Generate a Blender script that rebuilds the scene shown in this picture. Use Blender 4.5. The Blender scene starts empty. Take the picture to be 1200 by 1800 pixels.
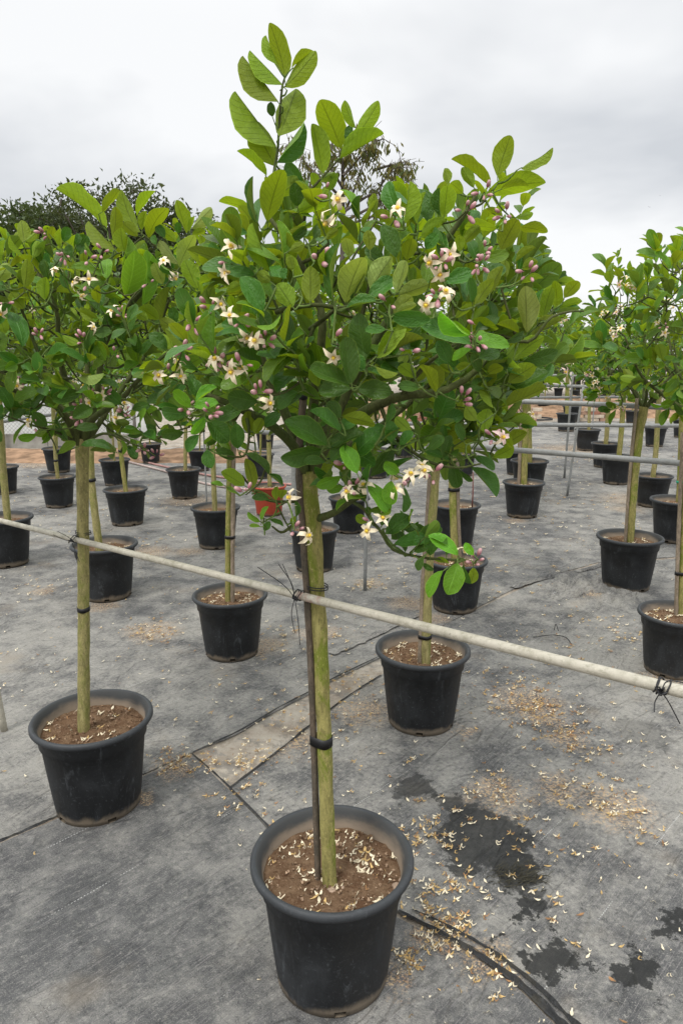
import bpy, bmesh, math, random
import numpy as np
from mathutils import Vector, Matrix, Quaternion, noise

rnd = random.Random(7)
S = bpy.context.scene
COL = S.collection

# ------------------------------------------------------------------ camera
CAM_H, PITCH, FPX = 1.677, math.radians(12.552), 1250.0
cam_d = bpy.data.cameras.new('camera')
cam_d.sensor_fit = 'VERTICAL'; cam_d.sensor_height = 36.0
cam_d.lens = FPX / 1800 * 36.0
cam_d.clip_start = 0.05; cam_d.clip_end = 1500
cam = bpy.data.objects.new('camera', cam_d); COL.objects.link(cam)
cam.location = (0, 0, CAM_H); cam.rotation_euler = (math.pi / 2 - PITCH, 0, 0)
S.camera = cam
S.render.resolution_x, S.render.resolution_y = 682, 1024

# ------------------------------------------------------------------ sky, sun, exposure
SUN_EL, SUN_AZ = math.radians(58), math.radians(215)      # soft high sun behind the clouds, behind the viewer's left
S.view_settings.view_transform = 'Standard'; S.view_settings.look = 'None'
S.view_settings.exposure = 0.36; S.view_settings.gamma = 1.0; S.view_settings.use_curve_mapping = False
world = bpy.data.worlds.new('World'); S.world = world; world.use_nodes = True
nt = world.node_tree; nt.nodes.clear()
wo = nt.nodes.new('ShaderNodeOutputWorld'); bg = nt.nodes.new('ShaderNodeBackground')
sky = nt.nodes.new('ShaderNodeTexSky'); sky.sky_type = 'NISHITA'; sky.sun_disc = False
sky.sun_elevation = SUN_EL; sky.sun_rotation = SUN_AZ
def wn(t): return nt.nodes.new(t)
tc = wn('ShaderNodeTexCoord'); sep = wn('ShaderNodeSeparateXYZ'); nt.links.new(tc.outputs['Generated'], sep.inputs[0])
# clouds lie on a high flat layer: project the direction onto it
mx = wn('ShaderNodeMath'); mx.operation = 'MAXIMUM'; mx.inputs[1].default_value = 0.0; nt.links.new(sep.outputs['Z'], mx.inputs[0])
ad = wn('ShaderNodeMath'); ad.operation = 'ADD'; ad.inputs[1].default_value = 0.22; nt.links.new(mx.outputs[0], ad.inputs[0])
dx = wn('ShaderNodeMath'); dx.operation = 'DIVIDE'; nt.links.new(sep.outputs['X'], dx.inputs[0]); nt.links.new(ad.outputs[0], dx.inputs[1])
dy = wn('ShaderNodeMath'); dy.operation = 'DIVIDE'; nt.links.new(sep.outputs['Y'], dy.inputs[0]); nt.links.new(ad.outputs[0], dy.inputs[1])
cb = wn('ShaderNodeCombineXYZ'); nt.links.new(dx.outputs[0], cb.inputs[0]); nt.links.new(dy.outputs[0], cb.inputs[1])
cb.inputs[2].default_value = 3.7
no = wn('ShaderNodeTexNoise'); no.inputs['Scale'].default_value = 0.85; no.inputs['Detail'].default_value = 5.0
no.inputs['Roughness'].default_value = 0.48; no.inputs['Distortion'].default_value = 0.25
nt.links.new(cb.outputs[0], no.inputs['Vector'])
rp = wn('ShaderNodeValToRGB'); nt.links.new(no.outputs['Fac'], rp.inputs[0])
rp.color_ramp.elements[0].position = 0.39; rp.color_ramp.elements[0].color = (0.635, 0.66, 0.695, 1)
rp.color_ramp.elements[1].position = 0.57; rp.color_ramp.elements[1].color = (0.945, 0.955, 0.965, 1)
# an overcast sky is whitest near the horizon haze here and brighter again overhead
hz = wn('ShaderNodeMapRange'); nt.links.new(sep.outputs['Z'], hz.inputs['Value'])
hz.inputs['From Min'].default_value = 0.0; hz.inputs['From Max'].default_value = 0.17
hz.inputs['To Min'].default_value = 1.0; hz.inputs['To Max'].default_value = 0.0
hm = wn('ShaderNodeMix'); hm.data_type = 'RGBA'; nt.links.new(hz.outputs[0], hm.inputs['Factor'])
nt.links.new(rp.outputs[0], hm.inputs['A']); hm.inputs['B'].default_value = (0.99, 0.99, 0.985, 1)
zz = wn('ShaderNodeMapRange'); nt.links.new(sep.outputs['Z'], zz.inputs['Value'])
zz.inputs['From Min'].default_value = 0.36; zz.inputs['From Max'].default_value = 0.95
zz.inputs['To Min'].default_value = 8.1; zz.inputs['To Max'].default_value = 21.0
zz.interpolation_type = 'SMOOTHSTEP'
sc = wn('ShaderNodeVectorMath'); sc.operation = 'SCALE'; nt.links.new(hm.outputs['Result'], sc.inputs[0]); nt.links.new(zz.outputs[0], sc.inputs['Scale'])
mxs = wn('ShaderNodeMix'); mxs.data_type = 'RGBA'; mxs.inputs['Factor'].default_value = 0.96
nt.links.new(sky.outputs[0], mxs.inputs['A']); nt.links.new(sc.outputs[0], mxs.inputs['B'])
nt.links.new(mxs.outputs['Result'], bg.inputs['Color']); bg.inputs['Strength'].default_value = 0.1
nt.links.new(bg.outputs[0], wo.inputs[0])
sun_d = bpy.data.lights.new('sun', 'SUN'); sun_d.energy = 1.5; sun_d.angle = math.radians(11); sun_d.color = (1.0, 0.965, 0.91)
sun = bpy.data.objects.new('sun', sun_d); COL.objects.link(sun)
_sd = Vector((math.sin(SUN_AZ) * math.cos(SUN_EL), math.cos(SUN_AZ) * math.cos(SUN_EL), math.sin(SUN_EL)))
sun.rotation_euler = _sd.to_track_quat('Z', 'Y').to_euler()

# ------------------------------------------------------------------ survey helpers: a photo pixel to a point in the place
CP, SP = math.cos(PITCH), math.sin(PITCH)
def _ray(px, py):
    v = (900 - py) / FPX
    return (px - 600) / FPX, CP + v * SP, v * CP - SP
def P(px, py, Y):
    a, b, c = _ray(px, py); t = Y / b
    return Vector((a * t, Y, CAM_H + c * t))
def PZ(px, py, z):
    a, b, c = _ray(px, py); t = (z - CAM_H) / c
    return Vector((a * t, b * t, z))
def G(px, py): return PZ(px, py, 0.0)
def proj(p):
    dz = p[2] - CAM_H
    d = p[1] * CP - dz * SP; v = p[1] * SP + dz * CP
    return 600 + FPX * p[0] / d, 900 - FPX * v / d

# ------------------------------------------------------------------ object helpers
def tag(o, label=None, cat=None, group=None, kind=None):
    if label: o['label'] = label
    if cat: o['category'] = cat
    if group: o['group'] = group
    if kind: o['kind'] = kind
    return o
def thing(name, label, cat, loc=(0, 0, 0), group=None):
    o = bpy.data.objects.new(name, None); COL.objects.link(o); o.location = loc; o.empty_display_size = 0.1
    return tag(o, label, cat, group)
def link(name, me, parent=None, mat=None):
    o = bpy.data.objects.new(name, me); COL.objects.link(o)
    if parent is not None: o.parent = parent
    if mat is not None and not me.materials: me.materials.append(mat)
    return o
def mesh_np(name, V, F, mats=(), midx=None, uv=None, smooth=True):
    """V (n,3), F (m,k) all quads or all tris"""
    me = bpy.data.meshes.new(name)
    V = np.asarray(V, np.float32); F = np.asarray(F, np.int32)
    k = F.shape[1]; m = F.shape[0]
    me.vertices.add(len(V)); me.vertices.foreach_set('co', V.ravel())
    me.loops.add(m * k); me.loops.foreach_set('vertex_index', F.ravel())
    me.polygons.add(m); me.polygons.foreach_set('loop_start', np.arange(0, m * k, k, dtype=np.int32))
    if midx is not None: me.polygons.foreach_set('material_index', np.asarray(midx, np.int32))
    me.polygons.foreach_set('use_smooth', np.full(m, smooth))
    if uv is not None:
        l = me.uv_layers.new(name='UVMap'); l.data.foreach_set('uv', np.asarray(uv, np.float32)[F.ravel()].ravel())
    for x in mats: me.materials.append(x)
    me.update(calc_edges=True); me.validate()
    return me
class Tubes:
    """tapered tubes collected into one mesh"""
    def __init__(self): self.V = []; self.F = []; self.n = 0
    def add(self, pts, radii, seg=6, cap=True, wob=0.0):
        pts = [Vector(p) for p in pts]; n = len(pts)
        if not hasattr(radii, '__len__'): radii = [radii] * n
        up = Vector((0.31, 0.42, 0.85)); prev = None
        base = self.n
        for i, p in enumerate(pts):
            d = (pts[min(i + 1, n - 1)] - pts[max(i - 1, 0)])
            if d.length < 1e-9: d = Vector((0, 0, 1))
            d.normalize()
            if prev is None:
                a = d.orthogonal().normalized()
            else:
                a = (prev - d * prev.dot(d))
                a = a.normalized() if a.length > 1e-6 else d.orthogonal().normalized()
            prev = a; b = d.cross(a)
            for k in range(seg):
                t = 2 * math.pi * k / seg
                r = radii[i]
                if wob: r *= 1 + wob * noise.noise(Vector((p.x * 9 + math.cos(t) * .7, p.y * 9 + math.sin(t) * .7, p.z * 14)))
                q = p + a * (r * math.cos(t)) + b * (r * math.sin(t))
                self.V.append(q[:])
        for i in range(n - 1):
            for k in range(seg):
                k2 = (k + 1) % seg
                self.F.append((base + i * seg + k, base + i * seg + k2, base + (i + 1) * seg + k2, base + (i + 1) * seg + k))
        self.n += n * seg
        if cap:
            for i, o in ((0, -1), (n - 1, 1)):
                self.V.append(pts[i][:]); c = self.n; self.n += 1
                for k in range(seg):
                    k2 = (k + 1) % seg
                    f = (c, base + i * seg + k, base + i * seg + k2)
                    f = f if o > 0 else (c, f[2], f[1])
                    self.F.append(f + (None,))
    def build(self, name, mat, parent=None, smooth=True):
        me = bpy.data.meshes.new(name)
        me.from_pydata(self.V, [], [tuple(x for x in f if x is not None) for f in self.F])
        for p in me.polygons: p.use_smooth = smooth
        me.materials.append(mat); me.update()
        return link(name, me, parent)
def spline(pts, n):
    """Catmull-Rom through pts"""
    pts = [Vector(p) for p in pts]
    if len(pts) < 3: return [pts[0].lerp(pts[-1], i / (n - 1)) for i in range(n)]
    q = [pts[0] * 2 - pts[1]] + pts + [pts[-1] * 2 - pts[-2]]
    out = []
    m = len(pts) - 1
    for i in range(n):
        t = i / (n - 1) * m; k = min(int(t), m - 1); t -= k
        a, b, c, d = q[k:k + 4]
        out.append(0.5 * ((2 * b) + (c - a) * t + (2 * a - 5 * b + 4 * c - d) * t * t + (3 * b - a - 3 * c + d) * t ** 3))
    return out
def lathe(name, prof, seg, mats, midx=None, skip=()):
    V = []; F = []; M = []
    for i, (r, z) in enumerate(prof):
        for k in range(seg):
            t = 2 * math.pi * k / seg
            V.append((r * math.cos(t), r * math.sin(t), z))
    for i in range(len(prof) - 1):
        for k in range(seg):
            if (i, k) in skip: continue
            k2 = (k + 1) % seg
            F.append((i * seg + k, i * seg + k2, (i + 1) * seg + k2, (i + 1) * seg + k)); M.append(midx[i] if midx else 0)
    return mesh_np(name, V, F, mats, M)

# ------------------------------------------------------------------ materials
class NB:
    def __init__(self, name):
        self.m = bpy.data.materials.new(name); self.m.use_nodes = True
        self.t = self.m.node_tree; self.t.nodes.clear()
        self.out = self.n('ShaderNodeOutputMaterial')
    def n(self, typ, **kw):
        o = self.t.nodes.new(typ)
        for k, v in kw.items(): setattr(o, k, v)
        return o
    def put(self, sock, v):
        if isinstance(v, bpy.types.NodeSocket): self.t.links.new(v, sock)
        else:
            if sock.type == 'RGBA' and len(v) == 3: v = (*v, 1)
            sock.default_value = v
    def math(self, op, a, b=0.0, c=None, clamp=False):
        o = self.n('ShaderNodeMath', operation=op, use_clamp=clamp); self.put(o.inputs[0], a); self.put(o.inputs[1], b)
        if c is not None: self.put(o.inputs[2], c)
        return o.outputs[0]
    def vmath(self, op, a, b=None, scale=None):
        o = self.n('ShaderNodeVectorMath', operation=op); self.put(o.inputs[0], a)
        if b is not None: self.put(o.inputs[1], b)
        if scale is not None: self.put(o.inputs['Scale'], scale)
        return o.outputs['Value'] if op in ('LENGTH', 'DISTANCE', 'DOT_PRODUCT') else o.outputs[0]
    def ramp(self, v, a, b, lo=0.0, hi=1.0):
        o = self.n('ShaderNodeMapRange', interpolation_type='SMOOTHSTEP'); self.put(o.inputs['Value'], v)
        for k, x in (('From Min', a), ('From Max', b), ('To Min', lo), ('To Max', hi)): o.inputs[k].default_value = x
        return o.outputs[0]
    def mix(self, f, a, b, blend='MIX'):
        o = self.n('ShaderNodeMix', data_type='RGBA', blend_type=blend); self.put(o.inputs['Factor'], f); self.put(o.inputs['A'], a); self.put(o.inputs['B'], b)
        return o.outputs['Result']
    def noise(self, vec, scale, detail=3.0, rough=0.55, dist=0.0):
        o = self.n('ShaderNodeTexNoise'); o.inputs['Scale'].default_value = scale; o.inputs['Detail'].default_value = detail
        o.inputs['Roughness'].default_value = rough; o.inputs['Distortion'].default_value = dist
        if vec is not None: self.put(o.inputs['Vector'], vec)
        return o.outputs['Fac'], o.outputs['Color']
    def mapping(self, vec, scale=(1, 1, 1), rot=(0, 0, 0), loc=(0, 0, 0)):
        o = self.n('ShaderNodeMapping'); self.put(o.inputs['Vector'], vec); o.inputs['Scale'].default_value = scale
        o.inputs['Rotation'].default_value = rot; o.inputs['Location'].default_value = loc
        return o.outputs[0]
    def bump(self, h, strength, dist=0.01, normal=None):
        o = self.n('ShaderNodeBump'); o.inputs['Strength'].default_value = strength; o.inputs['Distance'].default_value = dist
        self.put(o.inputs['Height'], h)
        if normal is not None: self.put(o.inputs['Normal'], normal)
        return o.outputs[0]
    def principled(self, col, rough=0.6, spec=0.4, metal=0.0, normal=None, **kw):
        o = self.n('ShaderNodeBsdfPrincipled'); self.put(o.inputs['Base Color'], col); self.put(o.inputs['Roughness'], rough)
        self.put(o.inputs['Specular IOR Level'], spec); self.put(o.inputs['Metallic'], metal)
        if normal is not None: self.put(o.inputs['Normal'], normal)
        return o.outputs[0]
    def done(self, sh):
        self.t.links.new(sh, self.out.inputs['Surface']); return self.m
    def obj(self): return self.n('ShaderNodeTexCoord').outputs['Object']
    def pos(self): return self.n('ShaderNodeNewGeometry').outputs['Position']

def simple(name, col, rough=0.6, var=0.25, scale=30.0, spec=0.4, bump=0.0, metal=0.0):
    b = NB(name); p = b.obj(); f, _ = b.noise(p, scale, 4)
    c = b.mix(b.ramp(f, 0.3, 0.7), tuple(x * (1 - var) for x in col), tuple(min(1, x * (1 + var)) for x in col))
    nrm = b.bump(f, bump, 0.004) if bump else None
    return b.done(b.principled(c, rough, spec, metal, nrm))

def leaf_mat(name, top, under, trans=0.3, tcol=None, gloss=0.39, veinamt=0.5):
    b = NB(name)
    uv = b.n('ShaderNodeUVMap').outputs[0]
    s = b.n('ShaderNodeSeparateXYZ'); b.put(s.inputs[0], uv)
    u, v = s.outputs['X'], s.outputs['Y']
    av = b.math('ABSOLUTE', b.math('SUBTRACT', v, 0.5))
    mid = b.ramp(av, 0.012, 0.04, 1.0, 0.0)
    ph = b.math('SUBTRACT', b.math('MULTIPLY', u, 9.0), b.math('MULTIPLY', av, 4.5))
    fr = b.math('MULTIPLY', b.math('ABSOLUTE', b.math('SUBTRACT', b.math('FRACT', ph), 0.5)), 2.0)
    vein = b.ramp(fr, 0.72, 1.0, 0.0, 1.0)
    geo = b.n('ShaderNodeNewGeometry')
    rpi = geo.outputs['Random Per Island']; orn = b.n('ShaderNodeObjectInfo').outputs['Random']
    r = b.math('FRACT', b.math('ADD', b.math('MULTIPLY', rpi, 3.17), b.math('MULTIPLY', orn, 7.31)))
    blot, _ = b.noise(b.obj(), 38.0, 3)
    vm = b.math('MAXIMUM', mid, b.math('MULTIPLY', vein, 0.45))
    lighter = tuple(min(1, x * 1.7 + 0.03) for x in top)
    ct = b.mix(b.math('MULTIPLY', vm, veinamt), top, lighter)
    cu = b.mix(b.math('MULTIPLY', vm, 0.8), under, tuple(x * 0.50 for x in under))
    col = b.mix(geo.outputs['Backfacing'], ct, cu)
    col = b.mix(b.ramp(blot, 0.35, 0.75, 0.0, 0.3), col, (0.10, 0.15, 0.035))
    edge = b.ramp(av, 0.455, 0.495, 0.0, 0.5)
    col = b.mix(edge, col, tuple(min(1, x * 1.6 + .01) for x in under))
    hs = b.n('ShaderNodeHueSaturation'); b.put(hs.inputs['Color'], col)
    b.put(hs.inputs['Hue'], b.math('ADD', 0.488, b.math('MULTIPLY', r, 0.024)))
    b.put(hs.inputs['Value'], b.math('ADD', 0.78, b.math('MULTIPLY', r, 0.44)))
    col = hs.outputs[0]
    sp, _ = b.noise(b.vmath('ADD', b.obj(), b.vmath('SCALE', (7.0, 3.0, 5.0), scale=r)), 26.0, 2)
    col = b.mix(b.ramp(sp, 0.70, 0.76, 0, 0.55), col, (0.24, 0.20, 0.05))
    h = b.math('SUBTRACT', b.math('MULTIPLY', blot, 0.4), vm)
    wv, _ = b.noise(b.vmath('ADD', b.obj(), b.vmath('SCALE', (3.0, 9.0, 4.0), scale=r)), 4.5, 2)
    h = b.math('ADD', h, b.math('MULTIPLY', wv, 3.5))
    nrm = b.bump(h, 0.6, 0.0022)
    rough = b.math('ADD', gloss, b.math('MULTIPLY', geo.outputs['Backfacing'], 0.22))
    pr = b.principled(col, rough, 0.34, 0.0, nrm)
    tr = b.n('ShaderNodeBsdfTranslucent')
    tcm = b.mix(1.0, col, tcol or (1.55, 1.42, 0.45), 'MULTIPLY')
    b.put(tr.inputs['Color'], tcm)
    ms = b.n('ShaderNodeMixShader'); ms.inputs[0].default_value = trans
    b.t.links.new(pr, ms.inputs[1]); b.t.links.new(tr.outputs[0], ms.inputs[2])
    return b.done(ms.outputs[0])
LEAF = {
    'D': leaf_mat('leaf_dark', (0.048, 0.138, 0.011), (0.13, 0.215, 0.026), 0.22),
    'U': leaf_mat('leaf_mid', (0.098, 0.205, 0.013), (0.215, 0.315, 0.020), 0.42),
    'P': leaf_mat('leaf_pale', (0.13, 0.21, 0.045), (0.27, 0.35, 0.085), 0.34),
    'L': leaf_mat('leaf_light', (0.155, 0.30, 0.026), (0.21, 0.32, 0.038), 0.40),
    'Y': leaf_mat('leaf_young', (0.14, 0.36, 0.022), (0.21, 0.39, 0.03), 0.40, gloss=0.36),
}
LT = ['D', 'U', 'P', 'L', 'Y']
def bark_mat(name, base, moss, dark, mossamt):
    b = NB(name); p = b.obj()
    f1, _ = b.noise(b.mapping(p, (55, 55, 16)), 1.0, 6, 0.75, 0.6)
    f2, _ = b.noise(b.mapping(p, (11, 11, 5.5)), 1.0, 6, 0.75, 0.5)
    f3, _ = b.noise(b.mapping(p, (230, 230, 110)), 1.0, 4, 0.7)
    f4, _ = b.noise(b.mapping(p, (26, 26, 3)), 1.0, 4, 0.6)
    c = b.mix(b.ramp(f1, 0.32, 0.68), tuple(x * 0.62 for x in base), tuple(min(1, x * 1.18) for x in base))
    c = b.mix(b.math('MULTIPLY', b.ramp(f2, 0.46, 0.58), mossamt), c, moss)
    c = b.mix(b.ramp(f4, 0.60, 0.70, 0, 0.65), c, tuple(min(1, x * 1.45 + .02) for x in base))
    c = b.mix(b.ramp(f3, 0.57, 0.68, 0, 0.7), c, dark)
    c = b.mix(b.ramp(f3, 0.43, 0.33, 0, 0.5), c, tuple(min(1, x * 1.7 + .03) for x in base))
    nrm = b.bump(b.math('ADD', f1, b.math('MULTIPLY', f3, 0.5)), 0.5, 0.0035)
    return b.done(b.principled(c, 0.85, 0.2, 0, nrm))
BARK = bark_mat('bark_olive', (0.285, 0.255, 0.090), (0.145, 0.185, 0.020), (0.07, 0.06, 0.028), 0.85)
BARK2 = bark_mat('bark_straw', (0.295, 0.26, 0.11), (0.165, 0.195, 0.03), (0.08, 0.06, 0.035), 0.5)
TWIG = bark_mat('twig_green', (0.075, 0.085, 0.028), (0.06, 0.10, 0.02), (0.035, 0.03, 0.02), 0.5)
GREENTWIG = bark_mat('twig_young', (0.13, 0.19, 0.05), (0.10, 0.18, 0.03), (0.06, 0.08, 0.02), 0.4)
STAKE = bark_mat('stake_wood', (0.135, 0.105, 0.078), (0.07, 0.065, 0.05), (0.025, 0.02, 0.016), 0.6)
STAKE2 = bark_mat('stake_grey', (0.27, 0.215, 0.16), (0.17, 0.14, 0.09), (0.08, 0.06, 0.05), 0.5)
TAPE = simple('tape_black', (0.008, 0.008, 0.009), 0.45, 0.3)
TAPEG = simple('tape_green', (0.02, 0.32, 0.19), 0.5, 0.3)
WIRE = simple('wire_black', (0.016, 0.016, 0.018), 0.55, 0.3)

def pot_mat(name, base, dust, dirt):
    b = NB(name); p = b.obj()
    s = b.n('ShaderNodeSeparateXYZ'); b.put(s.inputs[0], p); z = s.outputs['Z']
    seed = b.n('ShaderNodeObjectInfo').outputs['Random']
    pv = b.vmath('ADD', p, b.vmath('SCALE', (9.1, 4.3, 2.7), scale=seed))
    f1, _ = b.noise(b.mapping(pv, (10, 10, 5)), 1.0, 5, 0.65, 0.5)
    f2, _ = b.noise(pv, 90, 3, 0.7)
    f3, _ = b.noise(b.mapping(pv, (40, 40, 5)), 1.0, 3, 0.6)
    c = b.mix(b.ramp(f1, 0.40, 0.78, 0.0, 0.55), base, dust)
    c = b.mix(b.ramp(f2, 0.58, 0.70, 0.0, 0.6), c, tuple(x * 1.5 for x in dust))
    f5, _ = b.noise(b.mapping(pv, (16, 16, 3)), 1.0, 6, 0.8, 1.2)
    c = b.mix(b.ramp(f5, 0.57, 0.70, 0.0, 0.6), c, tuple(x * 2.4 for x in dust))
    f6, _ = b.noise(b.mapping(pv, (22, 22, 160)), 1.0, 5, 0.8, 0.5)
    c = b.mix(b.ramp(f6, 0.62, 0.70, 0.0, 0.45), c, tuple(x * 2.6 for x in dust))
    c = b.mix(b.ramp(f3, 0.58, 0.75, 0.0, 0.35), c, tuple(x * .5 for x in base))
    rim = b.ramp(z, 0.322, 0.345, 0.0, 1.0)
    c = b.mix(b.math('MULTIPLY', rim, 0.48), c, tuple(x * 1.45 for x in dust))
    low = b.math('ADD', z, b.math('MULTIPLY', b.math('SUBTRACT', f1, 0.5), 0.09))
    c = b.mix(b.ramp(low, 0.012, 0.04, 0.8, 0.0), c, dirt)
    nrm = b.bump(b.math('ADD', f2, f1), 0.12, 0.004)
    return b.done(b.principled(c, b.ramp(f1, 0.3, 0.7, 0.42, 0.7), 0.42, 0, nrm))
POTM = pot_mat('pot_black', (0.0085, 0.0095, 0.011), (0.042, 0.046, 0.05), (0.20, 0.16, 0.115))
POTRED = pot_mat('pot_terracotta', (0.37, 0.050, 0.022), (0.34, 0.06, 0.03), (0.20, 0.10, 0.07))
def inner_mat():
    b = NB('pot_inside'); p = b.obj(); s = b.n('ShaderNodeSeparateXYZ'); b.put(s.inputs[0], p)
    f, _ = b.noise(b.mapping(p, (9, 9, 22)), 1.0, 4, 0.6)
    k = b.math('ADD', s.outputs['Z'], b.math('MULTIPLY', b.math('SUBTRACT', f, 0.5), 0.05))
    c = b.mix(b.ramp(k, 0.304, 0.338), (0.25, 0.20, 0.15), (0.060, 0.062, 0.062))
    return b.done(b.principled(c, 0.85, 0.2))
POTIN = inner_mat()
def soil_mat():
    b = NB('soil'); p = b.pos()
    f, _ = b.noise(p, 22, 6, 0.75); g, _ = b.noise(p, 150, 5, 0.8); h, _ = b.noise(p, 420, 2, 0.6)
    c = b.mix(b.ramp(f, 0.3, 0.7), (0.135, 0.072, 0.040), (0.27, 0.175, 0.105))
    c = b.mix(b.ramp(g, 0.54, 0.64, 0, 0.8), c, (0.34, 0.235, 0.15))
    c = b.mix(b.ramp(g, 0.44, 0.34, 0, 0.8), c, (0.045, 0.022, 0.013))
    nrm = b.bump(b.math('ADD', g, b.math('MULTIPLY', h, 0.5)), 0.9, 0.012)
    return b.done(b.principled(c, 0.95, 0.1, 0, nrm))
SOIL = soil_mat()
def pipe_mat(name, base, dirt, amt, rust=None):
    b = NB(name); p = b.pos()
    f, _ = b.noise(p, 18, 6, 0.75); g, _ = b.noise(p, 110, 5, 0.75); q, _ = b.noise(p, 3.1, 2)
    c = b.mix(b.ramp(f, 0.42, 0.75, 0, amt), base, dirt)
    c = b.mix(b.ramp(g, 0.58, 0.72, 0, amt * .7), c, tuple(x * .6 for x in dirt))
    g2, _ = b.noise(b.mapping(p, (20, 90, 140)), 1.0, 6, 0.75)
    c = b.mix(b.ramp(g2, 0.50, 0.66, 0, amt * .7), c, dirt)
    c = b.mix(b.ramp(g, 0.42, 0.32, 0, 0.5), c, tuple(min(1, x * 1.3) for x in base))
    if rust: c = b.mix(b.math('MULTIPLY', b.ramp(q, 0.60, 0.66), b.ramp(f, 0.45, 0.6, 0, 0.6)), c, rust)
    return b.done(b.principled(c, 0.6, 0.4, 0.0, b.bump(g, 0.25, 0.003)))
PIPE = pipe_mat('pipe_paint', (0.46, 0.43, 0.355), (0.23, 0.215, 0.155), 0.9, (0.30, 0.12, 0.10))
PIPEG = pipe_mat('pipe_galvanised', (0.27, 0.275, 0.27), (0.14, 0.135, 0.12), 0.6)
PETAL = simple('petal_white', (0.80, 0.70, 0.50), 0.6, 0.10, 60)
PETALP = simple('petal_blush', (0.76, 0.57, 0.52), 0.6, 0.12, 60)
STAMEN = simple('stamen_yellow', (0.85, 0.66, 0.20), 0.6, 0.15, 300)
STIGMA = simple('stigma', (0.85, 0.60, 0.05), 0.5, 0.2, 200)
def bud_mat():
    b = NB('bud_pink'); p = b.obj(); s = b.n('ShaderNodeSeparateXYZ'); b.put(s.inputs[0], p)
    f, _ = b.noise(b.mapping(p, (400, 400, 60)), 1.0, 3)
    c = b.mix(b.ramp(s.outputs['Z'], 0.006, 0.016), (0.38, 0.155, 0.185), (0.57, 0.34, 0.345))
    c = b.mix(b.ramp(f, 0.4, 0.7, 0, 0.4), c, (0.33, 0.12, 0.155))
    return b.done(b.principled(c, 0.55, 0.4))
BUD = bud_mat()
# ------------------------------------------------------------------ ground: earth, woven ground cover sheets, folds
_sa, _sb = G(0, 1480), G(335, 1322)
SEAM = math.atan2(_sb.y - _sa.y, _sb.x - _sa.x)
STAINS = [(728, 1386, .085, .5), (800, 1412, .05, .5), (765, 1402, .03, .6), (850, 1470, .165, .62), (905, 1535, .10, .7), (830, 1500, .10, .6), (970, 1690, .062, .8), (985, 1655, .03, .8), (1030, 1692, .026, .7),
          (1108, 1712, .062, .85), (1188, 1635, .055, .8), (940, 1590, .05, .5), (930, 1600, .045, .8), (1130, 1290, .13, .1), (860, 1655, .025, .8), (803, 1560, .02, .6), (935, 1665, .018, .7), (1010, 1080, .10, .1)]
CRUMBS = [(692, 1712, .05), (455, 1150, .07), (1170, 1205, .08), (815, 1285, .06), (1040, 1050, .08), (905, 915, .12), (330, 970, .15), (180, 1065, .12), (540, 1010, .12), (760, 1085, .1), (1100, 895, .2), (930, 1235, .17), (960, 1265, .10), (1000, 1300, .10), (880, 1400, .12), (1080, 1420, .15), (985, 1385, .10), (270, 1110, .17), (75, 1040, .1), (310, 1350, .09), (470, 1135, .13), (715, 1060, .14), (560, 1110, .12),
          (640, 1250, .14), (500, 1300, .16), (860, 1690, .08), (770, 1640, .08), (650, 1025, .12), (250, 1400, .05), (265, 970, .2), (1165, 1200, .12), (790, 1000, .2), (330, 880, .3), (80, 815, .5), (1010, 790, .7), (1130, 880, .5)]
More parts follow.
